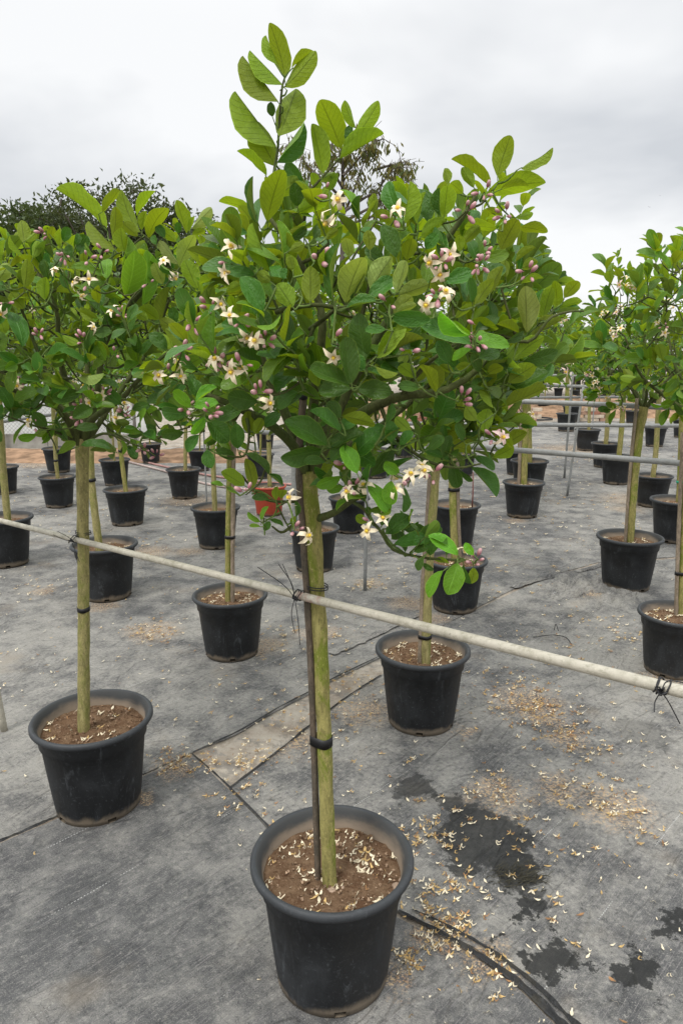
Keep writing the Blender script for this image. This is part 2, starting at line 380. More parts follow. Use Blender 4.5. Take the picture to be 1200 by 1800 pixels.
def mat_mat(name, dlo, dhi, dmax, grain):
    b = NB(name); p = b.pos()
    q = b.mapping(p, (1, 1, 1), (0, 0, -SEAM))
    big, _ = b.noise(p, 0.9, 5, 0.6, 0.3); mid, _ = b.noise(p, 5.5, 6, 0.68, 0.2); fine, _ = b.noise(p, 60, 5, 0.75); vf, _ = b.noise(p, 260, 3, 0.7)
    st1, _ = b.noise(b.mapping(q, (9, 240, 1)), 1.0, 5, 0.7); st2, _ = b.noise(b.mapping(q, (240, 9, 1)), 1.0, 5, 0.7)
    base = b.mix(b.ramp(mid, 0.3, 0.7), (0.068, 0.069, 0.070), (0.125, 0.125, 0.122))
    dustf = b.math('ADD', b.math('MULTIPLY', big, 0.55), b.math('ADD', b.math('MULTIPLY', mid, 0.45), b.math('MULTIPLY', fine, 0.22)))
    c = b.mix(b.ramp(dustf, dlo, dhi, 0, dmax), base, (0.30, 0.288, 0.258))
    c = b.mix(b.ramp(st1, 0.52, 0.64, 0, 0.46), c, (0.27, 0.25, 0.245))
    c = b.mix(b.ramp(st2, 0.54, 0.66, 0, 0.40), c, (0.04, 0.037, 0.04))
    c = b.mix(b.ramp(fine, 0.54, 0.66, 0, 0.60 * grain), c, (0.36, 0.345, 0.31))
    c = b.mix(b.ramp(fine, 0.45, 0.33, 0, 0.50), c, (0.026, 0.027, 0.028))
    c = b.mix(b.ramp(vf, 0.56, 0.66, 0, 0.65 * grain), c, (0.46, 0.44, 0.39))
    c = b.mix(b.ramp(vf, 0.44, 0.34, 0, 0.60), c, (0.03, 0.03, 0.031))
    warm, _ = b.noise(p, 2.3, 4, 0.6)
    c = b.mix(b.ramp(warm, 0.56, 0.75, 0, 0.45), c, (0.24, 0.20, 0.15))
    # woven guide threads every 30 cm
    s = b.n('ShaderNodeSeparateXYZ'); b.put(s.inputs[0], q)
    ln = b.math('ABSOLUTE', b.math('SUBTRACT', b.math('FRACT', b.math('MULTIPLY', b.math('ADD', s.outputs['Y'], 0.055), 3.3)), 0.5))
    ln = b.ramp(ln, 0.0028, 0.0058, 1, 0)
    ds = b.ramp(b.math('ABSOLUTE', b.math('SUBTRACT', b.math('FRACT', b.math('MULTIPLY', s.outputs['X'], 95)), 0.5)), 0.2, 0.26, 1, 0)
    gone, _ = b.noise(p, 3.3, 4, 0.7)
    c = b.mix(b.math('MULTIPLY', b.math('MULTIPLY', ln, ds), b.ramp(gone, 0.5, 0.6, 0, 0.85)), c, (0.55, 0.55, 0.53))
    # pinkish brown crumbs of withered petals
    wob, wc = b.noise(p, 11, 6, 0.72)
    wp = b.vmath('ADD', p, b.vmath('SCALE', b.vmath('SUBTRACT', wc, (0.5, 0.5, 0.5)), scale=0.30))
    cr = None
    for (x, y, r) in CRUMBS:
        g = G(x, y); d = b.vmath('SCALE', b.vmath('SUBTRACT', wp, (g.x, g.y, 0.004)), scale=1 / r)
        d = b.vmath('LENGTH', d); cr = d if cr is None else b.math('MINIMUM', cr, d)
    spk, _ = b.noise(p, 120, 4, 0.75)
    cf = b.math('MULTIPLY', b.ramp(cr, 0.35, 1.35, 1, 0), b.ramp(spk, 0.46, 0.58))
    c = b.mix(b.math('MULTIPLY', cf, 0.85), c, b.mix(b.ramp(fine, 0.4, 0.6), (0.27, 0.155, 0.085), (0.50, 0.36, 0.21)))
    # wet spots
    sf = None
    for (x, y, r, a) in STAINS:
        g = G(x, y); d = b.vmath('SCALE', b.vmath('SUBTRACT', wp, (g.x, g.y, 0.004)), scale=1 / r)
        d = b.ramp(b.vmath('LENGTH', d), 0.90, 1.12, min(1, a + .28), 0); sf = d if sf is None else b.math('MAXIMUM', sf, d)
    c = b.mix(sf, c, b.mix(0.10, (0.012, 0.0125, 0.012), c))
    rough = b.math('SUBTRACT', 0.86, b.math('MULTIPLY', sf, 0.20))
    wr, _ = b.noise(b.mapping(q, (2.2, 7, 1)), 1.0, 3, 0.5, 0.8)
    wr = b.math('ABSOLUTE', b.math('SUBTRACT', wr, 0.5))
    wr = b.ramp(wr, 0.0, 0.06, 1.6, 0)
    h = b.math('ADD', b.math('ADD', b.math('ADD', wr, b.math('MULTIPLY', mid, 0.9)), b.math('MULTIPLY', fine, 0.5)), b.math('MULTIPLY', b.math('ADD', st1, st2), 0.3))
    return b.done(b.principled(c, rough, 0.3, 0, b.bump(h, 0.5, 0.014)))
MATM = mat_mat('ground_cover', .50, .72, .90, .62)
MATF = mat_mat('fold_cloth', .66, .95, .5, .3)
MATN = mat_mat('ground_cover_newer', .54, .80, .78, .5)
def dirt_mat():
    b = NB('earth'); p = b.pos()
    f, _ = b.noise(p, 4.3, 6, 0.7); g, _ = b.noise(p, 24, 5, 0.75); h, _ = b.noise(p, 130, 3, 0.7)
    c = b.mix(b.ramp(f, 0.3, 0.7), (0.235, 0.19, 0.145), (0.46, 0.415, 0.35))
    c = b.mix(b.ramp(g, 0.55, 0.70, 0, 0.6), c, (0.16, 0.105, 0.065))
    k, _ = b.noise(p, 7.5, 6, 0.75, 0.4); c = b.mix(b.ramp(k, 0.50, 0.60, 0, 0.6), c, (0.17, 0.165, 0.155))
    c = b.mix(b.ramp(h, 0.58, 0.72, 0, 0.6), c, (0.52, 0.47, 0.38))
    return b.done(b.principled(c, 0.95, 0.1, 0, b.bump(b.math('ADD', g, h), 0.6, 0.015)))
DIRT = dirt_mat()
def flat_poly(name, pts, z, thick, mat, wav=0.012):
    """a sheet of cloth laid on the ground, edge slightly wandering"""
    out = []
    n = len(pts)
    for i in range(n):
        a, c = pts[i], pts[(i + 1) % n]
        L = (c - a).length; m = max(1, min(60, int(L / 0.05)))
        d = (c - a).normalized(); nn = Vector((-d.y, d.x, 0))
        for k in range(m):
            q = a.lerp(c, k / m)
            w = wav * noise.noise(Vector((q.x * 2.1, q.y * 2.1, z * 50))) + wav * .4 * noise.noise(Vector((q.x * 9, q.y * 9, 3)))
            out.append(q + nn * w)
    bm = bmesh.new()
    top = [bm.verts.new((q.x, q.y, z)) for q in out]; bot = [bm.verts.new((q.x, q.y, z - thick)) for q in out]
    bm.faces.new(top)
    N = len(out)
    for i in range(N):
        j = (i + 1) % N
        bm.faces.new((top[j], top[i], bot[i], bot[j]))
    bmesh.ops.recalc_face_normals(bm, faces=bm.faces)
    bmesh.ops.triangulate(bm, faces=[f for f in bm.faces if len(f.verts) > 4])
    me = bpy.data.meshes.new(name); bm.to_mesh(me); bm.free(); me.materials.append(mat)
    return tag(link(name, me), kind='structure')
# one sheet of earth out to the horizon
me = bpy.data.meshes.new('ground'); R = 900
me.from_pydata([(-R, -R, -.006), (R, -R, -.006), (R, R, -.006), (-R, R, -.006)], [], [(0, 1, 2, 3)]); me.materials.append(DIRT)
tag(link('ground', me), kind='structure')
V0 = lambda x, y: Vector((x, y, 0))
corner = G(338, 1323)
seam1 = [G(0, 1478), G(100, 1433), G(250, 1361)]
strip_top = [G(420, 1289), G(480, 1253), G(542, 1220), G(580, 1199), G(666, 1157), G(745, 1117), G(905, 1033), G(975, 1009), G(1050, 988)]
strip_bot = [G(405, 1385), G(495, 1316), G(595, 1236), G(669, 1187), G(785, 1097), G(915, 1036), G(985, 1010), G(1060, 990)]
diag = [G(405, 1385), G(470, 1452), G(580, 1535), G(705, 1606), G(830, 1668), G(920, 1733), G(985, 1800), G(1120, 1960)]
# rear sheet
flat_poly('ground_cover', [V0(-9, .3), V0(-4.2, 1.0), G(-250, 1590)] + seam1 + [corner] + strip_top + [V0(6.4, 6.6), V0(14, 9), V0(19, 19), V0(5, 18), V0(1, 15.5), V0(-3.6, 12.6), V0(-8, 11.4)], 0.0, 0.005, MATM)
# right sheet
flat_poly('ground_cover', strip_bot[::-1] + diag[1:] + [V0(3, .1), V0(8, 1), V0(13.5, 8.2), V0(6.4, 6.3)], 0.004, 0.009, MATM)
# near left sheet, lapping over the right one
lap = [G(338, 1330), G(412, 1398), G(474, 1462), G(580, 1548), G(703, 1618), G(826, 1684), G(905, 1742), G(965, 1802), G(1090, 1960)]
flat_poly('ground_cover', [G(-250, 1600), G(0, 1488), G(100, 1443), G(250, 1369)] + lap + [V0(1.2, -.8), V0(-5, -.8), V0(-4.2, .9)], 0.008, 0.013, MATN)
FOLD = bark_mat('fold_black_shade', (0.048, 0.049, 0.050), (0.075, 0.068, 0.05), (0.008, 0.008, 0.009), 0.5)  # fold and seam shadow put into the near-black cloth colour, plus greenish dirt
def ridge(pts, w, h, name='fabric_fold', n=60, seed=0, mat=None, taper=(1, 1), gap=0.0):
    """a raised fold of the ground cloth along a line"""
    c = spline(pts, n); V = []; F = []
    prof = [(-1.2, -.02), (-1.0, .5), (-.78, .12), (-.5, .95), (-.3, .2), (-.05, 1.0), (.15, .3), (.45, .85), (.7, .1), (1.2, -.02)]
    for i, p in enumerate(c):
        d = (c[min(i + 1, n - 1)] - c[max(i - 1, 0)]); d.z = 0; d.normalize(); s = Vector((-d.y, d.x, 0))
        k = (0.75 + 0.5 * noise.noise(Vector((i * .21, seed, 0)))) * (taper[0] + (taper[1] - taper[0]) * i / n); e = min(1, i / 5, (n - 1 - i) / 5) * (1.0 if noise.noise(Vector((i * .16, seed * 3.1, 7))) > gap - .5 else -.6)
        for j, (a, b) in enumerate(prof):
            jit = noise.noise(Vector((i * .35, j * .7, seed + 3)))
            V.append((p + s * (a * w * k + .12 * w * jit) + Vector((0, 0, .0095 + max(-.004, b * h * k * e * (1 + .35 * jit)))))[:])
    m = len(prof)
    for i in range(n - 1):
        for j in range(m - 1): F.append((i * m + j, i * m + j + 1, (i + 1) * m + j + 1, (i + 1) * m + j))
    o = link(name, mesh_np(name, V, F, [mat or MATM])); return tag(o, kind='structure')
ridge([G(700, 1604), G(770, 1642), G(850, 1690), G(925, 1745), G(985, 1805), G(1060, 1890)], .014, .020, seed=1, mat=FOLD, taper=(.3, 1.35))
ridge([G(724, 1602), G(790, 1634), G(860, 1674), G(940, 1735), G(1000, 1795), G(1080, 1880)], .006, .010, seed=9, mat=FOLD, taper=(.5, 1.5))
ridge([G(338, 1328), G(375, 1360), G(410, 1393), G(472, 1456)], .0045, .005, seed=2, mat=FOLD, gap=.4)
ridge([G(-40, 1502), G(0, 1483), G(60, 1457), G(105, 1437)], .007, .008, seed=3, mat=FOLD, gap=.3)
ridge([G(582, 1151), G(620, 1135), G(665, 1114), G(740, 1078)], .03, .008, seed=4)
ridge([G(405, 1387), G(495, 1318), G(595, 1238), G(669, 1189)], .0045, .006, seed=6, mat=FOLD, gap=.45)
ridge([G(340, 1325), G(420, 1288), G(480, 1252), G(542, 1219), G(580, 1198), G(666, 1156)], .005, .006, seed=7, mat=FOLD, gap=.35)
ridge([G(900, 1034), G(960, 1017), G(1040, 1000), G(1075, 985)], .03, .018, seed=5)
# crumpled heap of loose cloth beside the pots on the right
def crumple(cx, cy, sx, sy, h, seed, n=46):
    V = []; F = []
    for i in range(n):
        for j in range(n):
            u = (i / (n - 1) - .5) * 2; v = (j / (n - 1) - .5) * 2
            e = max(0, 1 - (u * u + v * v)) ** .6
            q = Vector((u * 2.2 + seed, v * 2.2, seed))
            z = (abs(noise.noise(q * 1.6)) * 1.3 + .6 * abs(noise.noise(q * 4.0))) * h * e
            V.append((cx + u * sx + .03 * noise.noise(q * 2), cy + v * sy + .03 * noise.noise(q * 2 + Vector((5, 5, 5))), .002 + z - .004 * (1 - e)))
    for i in range(n - 1):
        for j in range(n - 1):
            F.append((i * n + j, (i + 1) * n + j, (i + 1) * n + j + 1, i * n + j + 1))
    return link('crumpled_cloth', mesh_np('crumpled_cloth', V, F, [MATM]))
g = G(1035, 1040)
tag(crumple(g.x, g.y, .36, .42, .075, 4.2), 'crumpled dark ground cloth heaped beside the black pots at the right', 'cloth')

# ------------------------------------------------------------------ pots
PR = [(0.02, .004), (.140, .004), (.147, .004), (.1485, .020), (.152, .045), (.166, .165), (.1770, .271), (.1838, .2745), (.1875, .322), (.196, .3245), (.2062, .3290), (.2098, .3345), (.2098, .3430), (.2065, .3490), (.2010, .3512), (.1950, .3495), (.1905, .3440), (.1830, .330), (.170, .270)]
_seg = 64
_skip = {(2, k) for k in (5, 6, 17, 18, 30, 31, 43, 44, 55, 56)}
ME_POT = lathe('pot_body', PR[:9], _seg, [POTM], skip=_skip)
ME_RIM = lathe('rim', PR[8:], _seg, [POTM, POTIN], midx=[0] * 7 + [1] * 3)
ME_POTR = lathe('pot_body_red', PR[:7] + [(.190, .282), (.193, .322)], _seg, [POTRED]); ME_RIMR = lathe('rim_red', [(.193, .322)] + PR[9:], _seg, [POTRED, POTIN], midx=[0] * 7 + [1] * 3)
SOIL_Z = .297
def soil_mesh(seed, n=30, seg=88):
    V = []; F = []
    for i in range(n + 1):
        r = .1775 * i / n
        for k in range(seg):
            t = 2 * math.pi * k / seg; x, y = r * math.cos(t), r * math.sin(t)
            z = SOIL_Z + .011 * (1 - (i / n) ** 2) + .007 * noise.noise(Vector((x * 14 + seed, y * 14, seed))) + .005 * noise.noise(Vector((x * 50, y * 50 + seed, 1))) + .0045 * abs(noise.noise(Vector((x * 120, y * 120 + seed, 4))))
            V.append((x, y, z))
    for i in range(n):
        for k in range(seg):
            k2 = (k + 1) % seg; F.append((i * seg + k, i * seg + k2, (i + 1) * seg + k2, (i + 1) * seg + k))
    F = F[:]
    return mesh_np('soil', V, F, [SOIL])
SOILS = [soil_mesh(s) for s in (1.3, 5.1, 9.7)]
def crumb_mesh(seed, n=230):
    r = random.Random(seed); bm = bmesh.new()
    for _ in range(n):
        a = r.uniform(0, 6.28); q = .170 * r.random() ** .5; s = r.uniform(.0016, .0048) if r.random() < .9 else r.uniform(.005, .008)
        m = bmesh.ops.create_icosphere(bm, subdivisions=1, radius=s, matrix=Matrix.Translation((q * math.cos(a), q * math.sin(a), SOIL_Z + .011 * (1 - (q / .1775) ** 2) + .004)))
        for v in m['verts']: v.co += Vector((r.uniform(-1, 1), r.uniform(-1, 1), r.uniform(-1, .4))) * s * .35
        for f in {f for v in m['verts'] for f in v.link_faces}: f.material_index = 0 if r.random() < .65 else 1
    me = bpy.data.meshes.new('soil_crumbs'); bm.to_mesh(me); bm.free(); me.materials.append(SOIL); me.materials.append(CLOD); return me
CLOD = simple('clod_pale', (0.34, 0.235, 0.155), 0.95, 0.35, 90)
CRUMBM = [crumb_mesh(s) for s in (1, 2, 3)]
_a = np.linspace(0, 2 * np.pi, 72)
def _potpix(x, y, s):
    def pr(X, Y, Z):
        Z = Z - CAM_H; d = Y * CP - Z * SP; v = Y * SP + Z * CP
        return 600 + FPX * X / d, 900 - FPX * v / d
    u, _ = pr(x + .21 * s * np.cos(_a), y + .21 * s * np.sin(_a), .336 * s + 0 * _a)
    _, w = pr(x + .148 * s * np.cos(_a), y + .148 * s * np.sin(_a), .004 + 0 * _a)
    return np.array([u.min(), u.max(), w.max()])
def solve_pot(L, Rr, base):
    """where a pot stands and how big it is, from its left and right edge and its foot"""
    o = np.array([L, Rr, base], float); g = G((L + Rr) / 2, base); X = np.array([g.x, g.y + .15, 1.0])
    for _ in range(12):
        r = _potpix(*X) - o
        J = np.array([(_potpix(*(X + d)) - _potpix(*X)) / 1e-4 for d in np.eye(3) * 1e-4]).T
        X = X - np.clip(np.linalg.solve(J, r), -.8, .8)
    return X
# key: left, right, foot in the survey photo; then what the label says
POTS = {
 'hero': (438, 729, 1795, 'largest black plastic pot in front, brown soil scattered with fallen cream petals'),
 'A': (50, 270, 1457, 'black plastic pot with mud ring around its foot beside the cloth seam at left'),
 'B': (658, 828, 1296, 'black pot just behind the long white pipe, tape on the trunk it holds'),
 'C': (337, 471, 1165, 'black pot behind the white pipe holding a thin trunk tied to a grey stake'),
 'D': (1047, 1167, 1043, 'black pot standing behind the heap of crumpled dark cloth'),
 'E': (1118, 1262, 1197, 'black pot partly cut off by the right picture edge above the wire tied pipe end'),
 'F': (882, 958, 912, 'black pot alone on open cloth under the end of the grey pipe'),
 'G': (335, 422, 967, 'black pot with pale dry soil between the red pot and the leaning trunk pot'),
 'H': (122, 244, 1060, 'black pot directly behind the white pipe and the straight left trunk, leaning trunk inside'),
 'I': (181, 260, 926, 'black pot nearest in front of the pink hoses, thin leaning trunk inside'),
 'J': (-62, 66, 1002, 'black pot at the left picture edge just above the white pipe'),
 'K': (66, 135, 894, 'dusty faded black pot with pale grey lower side near the wire fence'),
 'L': (291, 354, 878, 'black pot standing between the two curving pink hoses'),
 'M': (506, 597, 1008, 'black pot right behind the big front trunk and its stake'),
 'N': (747, 857, 1081, 'black pot behind the flowering low branch, green moss on its taped trunk'),
 'O': (757, 845, 963, 'black pot with a thin bare red stick in it'),
 'P': (577, 650, 939, 'black pot behind the thin grey post in the middle'),
 'Q': (1140, 1238, 957, 'black pot at the right edge with a green tie on its trunk'),
 'R': (1053, 1116, 853, 'black pot with white marks at its foot seen below the grey pipe'),
 'S': (1009, 1056, 793, 'small far black pot holding a pale straight trunk between the grey pipes'),
 'T': (895, 966, 868, 'black pot half hidden behind the lone pot under the pipe end'),
 'U': (1113, 1184, 893, 'black pot with grey soil next to the mossy leaning trunk'),
 'V': (73, 128, 832, 'black pot in front of the wire fence behind the dusty faded pot'),
 'W': (173, 230, 855, 'black pot where the pink hoses begin'),
 'X': (441, 503, 908, 'terracotta red plastic pot with a wide rim'),
 'Y': (432, 483, 842, 'black pot behind the red pot'),
 'Z': (243, 285, 815, 'black pot behind the pink hoses'),
 'AA': (-28, 35, 870, 'black pot at the left edge behind the leaning straw trunk'),
 'AB': (1037, 1091, 823, 'black pot behind the one with white marks, straw trunk inside'),
 'AC': (976, 1016, 759, 'far black pot with a mossy green trunk between the two thin posts'),
 'AD': (335, 368, 828, 'black pot half hidden behind the pot between the hoses'),
 'AE': (628, 688, 842, 'black pot in the shade under the big crown behind the grey post'),
 'AF': (452, 480, 790, 'far black pot seen over the one behind the red pot'),
 'AG': (1130, 1174, 786, 'far black pot at the right standing behind the straw trunk'),
 'AH': (985, 1024, 742, 'far black pot one place behind the mossy trunk pot'),
 'AI': (943, 970, 729, 'far black pot next to the coiled black hose'),
 'AJ': (1038, 1066, 733, 'far black pot under the middle grey pipes'),
 'AK': (1098, 1124, 744, 'far black pot left of the leaning tied trunk'),
 'AL': (885, 935, 836, 'black pot partly hidden by leaves left of the two stacked looking pots'),
 'AM': (688, 732, 805, 'far black pot seen through the gap under the big crown'),
 'AN': (972, 990, 697, 'tiny far black pot in the last row by the orange bricks'),
 'AO': (560, 602, 818, 'far black pot behind the big front trunk'),
 'AP': (1052, 1072, 705, 'tiny far black pot in the last row right of the orange bricks'),
 'AQ': (790, 838, 838, 'black pot hidden behind the lower leaves of the big crown'),
 'BA': (905, 927, 712, 'tiny far black pot in the last rows just right of the big crown'),
 'BB': (1000, 1019, 701, 'tiny far black pot in the last rows behind the thin post pair'),
 'BC': (1078, 1097, 700, 'tiny far black pot in the last rows left of the leaning tied trunk'),
 'BD': (1140, 1161, 713, 'tiny far black pot in the last rows right of the leaning tied trunk'),
 'BE': (1172, 1191, 702, 'tiny far black pot in the last rows close to the right edge'),
 'BF': (850, 872, 722, 'tiny far black pot in the last rows behind the right leaves of the big crown'),
 'BG': (930, 947, 696, 'tiny far black pot in the last row left of the orange bricks'),
 'BH': (655, 676, 722, 'tiny far black pot seen through the gap beside the orange bricks'),
 'AR': (1180, 1222, 770, 'far black pot at the right picture edge behind the pipes'),
}
POTW = {}
HIDE_FAR = set()
for i, (k, (l, r_, base, lab)) in enumerate(POTS.items()):
    x, y, s = solve_pot(l, r_, base); s = float(np.clip(s, .86, 1.12))
    root = thing('plant_pot', lab, 'plant pot', (x, y, .008 if k == 'hero' else .004), 'pots of the young lemon trees')
    root.scale = (s * rnd.uniform(.985, 1.015), s * rnd.uniform(.985, 1.015), s); root.rotation_euler.z = rnd.uniform(0, 6.28)
    if k == 'hero': root.rotation_euler.z = math.radians(-90 + 8.2) - 2 * math.pi * 6 / 64
    red = k == 'X'
    link('pot_body', ME_POTR if red else ME_POT, root); link('rim', ME_RIMR if red else ME_RIM, root)
    link('soil', SOILS[i % 3], root)
    if y < 6: tag(link('soil_crumbs', CRUMBM[i % 3], root), kind='stuff')
    POTW[k] = (x, y, s)

# ------------------------------------------------------------------ pipes, posts
def pipe(pts, r, mat, label, name='support_pipe', group='horizontal support pipes', n=24, seg=16, cat='pipe'):
    c = spline(pts, n); t = Tubes()
    t.add(c, [r] * n, seg, True, 0.0)
    o = t.build(name, mat); tag(o, label, cat, group); return o
hx, hy, hs = POTW['hero']; ax, ay, as_ = POTW['A']
Yh = hy - .065; Ya = ay - .055
p0, p1 = P(148, 952, Ya), P(546, 1052, Yh)
dd = (p1 - p0) / (p1.y - p0.y)
at = lambda Y: p0 + dd * (Y - p0.y)
front_pipe_pts = [at(3.9), p0, p1, at(.45)]
pipe(front_pipe_pts, .0102, PIPE, 'long whitish painted pipe with pink stains tied across the two nearest trunks')
pipe([PZ(425, 757, 1.0), PZ(903, 791, 1.0), PZ(1290, 822, 1.0)], .0195, PIPEG, 'grey pipe nearest behind the big crown, ending low at the right edge')
pipe([PZ(640, 744, .95), PZ(909, 746.5, .95), PZ(1290, 749, .95)], .021, PIPEG, 'straight level grey pipe crossing above the lone pot')
pipe([PZ(500, 690, 1.29), PZ(944, 706.7, 1.29), PZ(1200, 717, 1.29), PZ(1300, 721, 1.29)], .0205, PIPEG, 'grey pipe wired to the straw coloured trunk behind the cloth heap')
pipe([PZ(690, 700, 1.1), PZ(1290, 697, 1.1)], .017, PIPEG, 'thin grey pipe just above the wired one')
pipe([PZ(700, 669, 1.25), PZ(949, 677, 1.25), PZ(1250, 687, 1.25)], .022, PIPEG, 'far grey pipe second from the top row')
pipe([PZ(900, 657, 1.15), PZ(1080, 663, 1.15), PZ(1250, 668, 1.15)], .026, PIPEG, 'far pipe below the farthest one at the last rows')
pipe([PZ(930, 650.5, 1.15), PZ(1100, 649, 1.15)], .028, PIPEG, 'farthest thin pipe at the end of the rows')
pipe([PZ(-60, 750, 1.0), PZ(40, 736, 1.0), PZ(190, 716, 1.0)], .019, PIPEG, 'grey pipe in front of the wire fence')
def post(px, py, z1, r, label, tilt=(0, 0), mat=PIPEG):
    g = G(px, py); t = Tubes(); top = Vector((g.x + tilt[0], g.y + tilt[1], z1))
    t.add([g.lerp(top, i / 7) for i in range(8)], [r] * 8, 12)
    return tag(t.build('support_post', mat), label, 'post', 'upright support posts')
post(641, 1038, 1.05, .0135, 'thin grey post standing in a patch of petals in the middle', (.01, 0))
post(991, 840, 1.5, .0145, 'thin grey post left of the pair among the far pots', (.02, 0))
post(996, 872, 1.3, .014, 'thin leaning grey post right of the pair among the far pots', (.10, 0))
post(1114, 905, 1.25, .012, 'grey post close against the straw trunk at the right')
post(8, 1284, .42, .016, 'short pale post stub at the left picture edge', (-.02, -.02), PIPE)
post(364, 895, 1.1, .009, 'slim grey post behind the pot with pale dry soil')
post(519, 972, 1.61, .024, 'tall galvanised post rising into the crown beside the big trunk')
post(1040, 755, 1.3, .014, 'far grey post beside the pale straight trunk')

# ------------------------------------------------------------------ hoses
HOSE = simple('hose_pink', (0.36, 0.20, 0.18), 0.6, 0.2); HOSEB = simple('hose_black', (0.02, 0.02, 0.02), 0.5, 0.2)
HOSEW = simple('hose_pale', (0.42, 0.33, 0.30), 0.6, 0.2)
def hose(px, r, mat, label):
    t = Tubes(); c = spline([G(x, y) + Vector((0, 0, r + .001)) for x, y in px], 50); t.add(c, [r] * 50, 8)
    return tag(t.build('garden_hose', mat), label, 'hose', 'hoses lying on the ground cloth')
hose([(165, 797), (200, 806), (232, 815), (300, 833), (360, 852), (430, 862), (480, 866), (560, 872)], .016, HOSEW, 'pale pink garden hose nearer to the row of black pots')
hose([(192, 780), (196, 796), (235, 808), (290, 822), (370, 838), (460, 849), (560, 858)], .016, HOSE, 'darker pink garden hose running behind the nearer one')
_hc = G(940, 737); t = Tubes()
t.add([_hc + Vector((.42 * math.cos(a) * (1 + .04 * math.sin(a * .37)), .42 * math.sin(a) * (1 + .05 * math.sin(a * .31)), .014 + .005 * a / 6.28)) for a in np.linspace(0, 20, 110)], [.013] * 110, 6)
tag(t.build('coiled_hose', HOSEB), 'coiled black hose lying on the ground beside the far pots', 'hose', 'hoses lying on the ground cloth')

# ------------------------------------------------------------------ wire fence, wall and earth bank at the far left
fz = 1.75; FY = 12.75
fence = thing('wire_fence', 'chain link wire fence with grey posts above a low white wall', 'fence', (-6, FY, 0))
t = Tubes(); d = .07; x0, x1, z0, z1 = -2.6, 2.3, .26, fz
def seg2(a, b):
    t.add([(a[0], 0, a[1]), (b[0], 0, b[1])], [.0028, .0028], 3, False)
nx = int((x1 - x0) / d) + int((z1 - z0) / d)
for i in range(-int((z1 - z0) / d), int((x1 - x0) / d)):
    xa = x0 + i * d
    u0, u1 = max(0, (x0 - xa)), min(z1 - z0, x1 - xa)
    if u1 > u0:
        seg2((xa + u0, z0 + u0), (xa + u1, z0 + u1)); seg2((xa + u0, z1 - u0), (xa + u1, z1 - u1))
tag(t.build('wire_mesh', PIPEG, fence), kind='stuff')
for xx in (-2.6, -1.35, -.1, 1.1, 2.3):
    t = Tubes(); t.add([(xx, .02, 0), (xx, .02, fz + .05)], [.03, .03], 10); t.build('fence_post', PIPEG, fence)
t = Tubes(); t.add([(x0, .0, fz), (x1, .0, fz)], [.02, .02], 8); t.build('top_rail', PIPEG, fence)
WHITEW = simple('wall_white', (0.56, 0.57, 0.56), 0.8, 0.12, 3.0)
CONC = simple('wall_concrete', (0.34, 0.33, 0.30), 0.9, 0.18, 6.0)
def box(name, lo, hi, mat, parent=None, bevel=0.0):
    bm = bmesh.new(); bmesh.ops.create_cube(bm, size=1.0)
    for v in bm.verts:
        v.co = Vector([lo[i] + (v.co[i] + .5) * (hi[i] - lo[i]) for i in range(3)])
    if bevel: bmesh.ops.bevel(bm, geom=bm.edges[:], offset=bevel, segments=2, affect='EDGES', profile=.5)
    me = bpy.data.meshes.new(name); bm.to_mesh(me); bm.free(); me.materials.append(mat)
    return link(name, me, parent)
lw = thing('low_wall', 'low concrete wall under the chain link wire fence', 'wall', (-6, FY + .12, 0))
for i in range(6):
    box('slab', (-2.6 + i * .82, 0, -.02), (-2.6 + i * .82 + .812, .08, .25 + .006 * (i % 2)), CONC, lw, .006)
wp = thing('white_wall', 'white painted wall panel behind the wire fence', 'wall', (-7.6, FY + 2.2, 0))
box('wall_panel', (-3, 0, 0), (3.6, .12, 1.25), WHITEW, wp, .01); box('coping', (-3.02, -.03, 1.252), (3.62, .15, 1.31), CONC, wp, .01)
def bank(name, x0, x1, y0, y1, h, seed, nx=90, ny=14):
    V = []; F = []
    for j in range(ny):
        for i in range(nx):
            x = x0 + (x1 - x0) * i / (nx - 1); v = j / (ny - 1); y = y0 + (y1 - y0) * v
            e = math.sin(v * math.pi) ** .8 * min(1, i / 8, (nx - 1 - i) / 8)
            z = h * e * (.7 + .6 * noise.noise(Vector((x * .5, y * .5, seed)))) + .06 * e * noise.noise(Vector((x * 3, y * 3, seed)))
            V.append((x, y, z - .01))
    for j in range(ny - 1):
        for i in range(nx - 1): F.append((j * nx + i, j * nx + i + 1, (j + 1) * nx + i + 1, (j + 1) * nx + i))
    return tag(link(name, mesh_np(name, V, F, [EARTH])), kind='structure')
EARTH = simple('earth_red', (0.25, 0.16, 0.10), 0.95, 0.4, 5.0, 0.1, 0.6)
bank('earth_bank', -9.5, -1.2, 11.0, 12.6, .17, 1.0)
bank('earth_bank', -1.5, 16, 19.0, 22.5, .45, 4.0)
